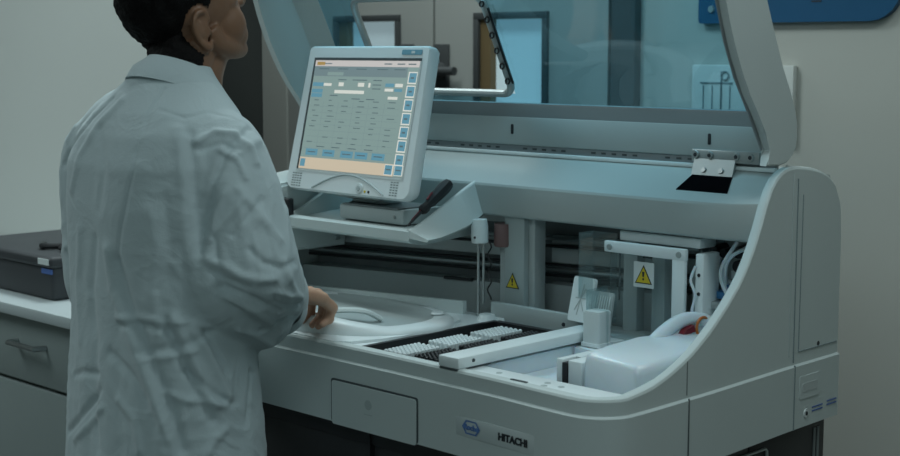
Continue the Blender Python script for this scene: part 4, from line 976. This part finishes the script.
# collar
b = NB(); prof = []
N_ = 40; ringA = []
for i in range(N_+1):
    t = radians(-245+310*i/N_)      # open at the front
    c, s = cos(t), sin(t)
    T = lambda r, z, oy=0: Vector((-.553+r*c, -.250+oy+r*.97*s, z-.016-.36*r*s))
    base = T(.085, 1.425); topi = T(.064, 1.478, -.006); topo = T(.072, 1.478, -.006); fall = T(.107, 1.426, -.016); fin = T(.098, 1.426, -.015)
    ringA.append([b.verts.new(q) for q in (base, topi, (topi+topo)/2+Vector((0, 0, .005)), topo, topo.lerp(fall, .5)+Vector((.006*c, .006*s, .004)), fall, fin, topo.lerp(fin, .45))])
for a, c in zip(ringA, ringA[1:]):
    for k in range(7): b.faces.new((a[k], a[k+1], c[k+1], c[k]))
    b.faces.new((a[7], a[0], c[0], c[7]))
b.faces.new(ringA[0]); b.faces.new(ringA[-1][::-1])
obj('collar', b, M['coat'], coat, 50)
# cuff
def cuff(E_, W_, nm):
    d = (W_-E_).normalized(); b = NB()
    W_ = W_-d*.026; pts = [W_-d*.055+Vector((0, 0, -.030)), W_-d*.02+Vector((0, 0, -.030)), W_+d*.012+Vector((0, 0, -.030)), W_+d*.012+Vector((0, 0, -.030)), W_-d*.03+Vector((0, 0, -.030))]
    tube(b, pts[:3], [.0725, .0735, .0730], 30, caps=False)
    tube(b, [pts[3], pts[4]], [.068, .065], 30, caps=False)
    b.verts.ensure_lookup_table(); n = 30
    for k in range(n): b.faces.new((b.verts[60+k], b.verts[60+(k+1) % n], b.verts[90+(k+1) % n], b.verts[90+k]))
    for v in b.verts: v.co += Vector((noise.noise(v.co*22), noise.noise(v.co*22+Vector((4, 4, 4))), noise.noise(v.co*22+Vector((9, 1, 2)))))*.008
    return obj(nm, b, M['coat'], coat, 60)
cuff(ELR, WRR, 'cuff'); cuff(ELL, WRL, 'cuff')
#PEND
# ================================================================ LIGHT AND CAMERA
def area(name, loc, size, power, col, rot=(0, 0, 0), sy=None):
    l = bpy.data.lights.new(name, 'AREA'); l.energy = power; l.size = size[0]*SC; l.shape = 'RECTANGLE'; l.size_y = size[1]*SC; l.color = col
    o = bpy.data.objects.new(name, l); COL.objects.link(o); o.location = U(loc); o.rotation_euler = rot; return o
area('overhead_area_light', (-1.3, .35, 2.85), (1.2, .6), 18, (.84, .98, 1))
area('overhead_area_light', (-1.9, 1.1, 2.85), (.8, .4), 7, (.84, .98, 1))  # unseen fill, added to brighten the dark door recess
area('overhead_area_light', (.9, .1, 2.85), (1.2, .5), 10, (.84, .98, 1))
area('overhead_area_light', (-2.6, -1.6, 2.85), (1.2, 1.2), 21, (.84, .98, 1))
area('overhead_area_light', (1.6, -2.6, 2.85), (1.8, 1.4), 17, (.75, .95, 1))
nt = M['coat'].node_tree; bs_ = nt.nodes['Principled BSDF']
tc = nt.nodes.new('ShaderNodeTexCoord'); nz = nt.nodes.new('ShaderNodeTexNoise'); nz.inputs['Scale'].default_value = 13; nz.inputs['Detail'].default_value = 3; nz.inputs['Distortion'].default_value = 1.2
ab = nt.nodes.new('ShaderNodeMath'); ab.operation = 'SUBTRACT'; ab.inputs[1].default_value = .5
ac = nt.nodes.new('ShaderNodeMath'); ac.operation = 'ABSOLUTE'
mu = nt.nodes.new('ShaderNodeMath'); mu.operation = 'MULTIPLY'; mu.inputs[1].default_value = -3
bp2 = nt.nodes.new('ShaderNodeBump'); bp2.inputs['Strength'].default_value = .22; bp2.inputs['Distance'].default_value = .006
nt.links.new(tc.outputs['Object'], nz.inputs['Vector']); nt.links.new(nz.outputs['Fac'], ab.inputs[0]); nt.links.new(ab.outputs[0], ac.inputs[0]); nt.links.new(ac.outputs[0], mu.inputs[0])
nt.links.new(mu.outputs[0], bp2.inputs['Height'])
old = [l for l in nt.links if l.to_socket == bs_.inputs['Normal']][0].from_socket
nt.links.new(old, bp2.inputs['Normal']); nt.links.new(bp2.outputs['Normal'], bs_.inputs['Normal'])
w = bpy.data.worlds.new('world'); bpy.context.scene.world = w; w.use_nodes = True
w.node_tree.nodes['Background'].inputs['Color'].default_value = (.5, .7, .75, 1); w.node_tree.nodes['Background'].inputs['Strength'].default_value = .05
cam = bpy.data.cameras.new('camera'); co = bpy.data.objects.new('camera', cam); COL.objects.link(co)
co.location = U((1.955, -2.015, 1.5)); cam.sensor_width = 36; cam.lens = 1450/900*36
co.rotation_euler = (radians(90)-math.atan(178/1450), 0, radians(44.5))
cam.dof.use_dof = True; cam.dof.focus_distance = 2.55; cam.dof.aperture_fstop = 5; cam.clip_start = .05
bpy.context.scene.camera = co
bpy.context.scene.view_settings.view_transform = 'Standard'
bpy.context.scene.view_settings.exposure = 0
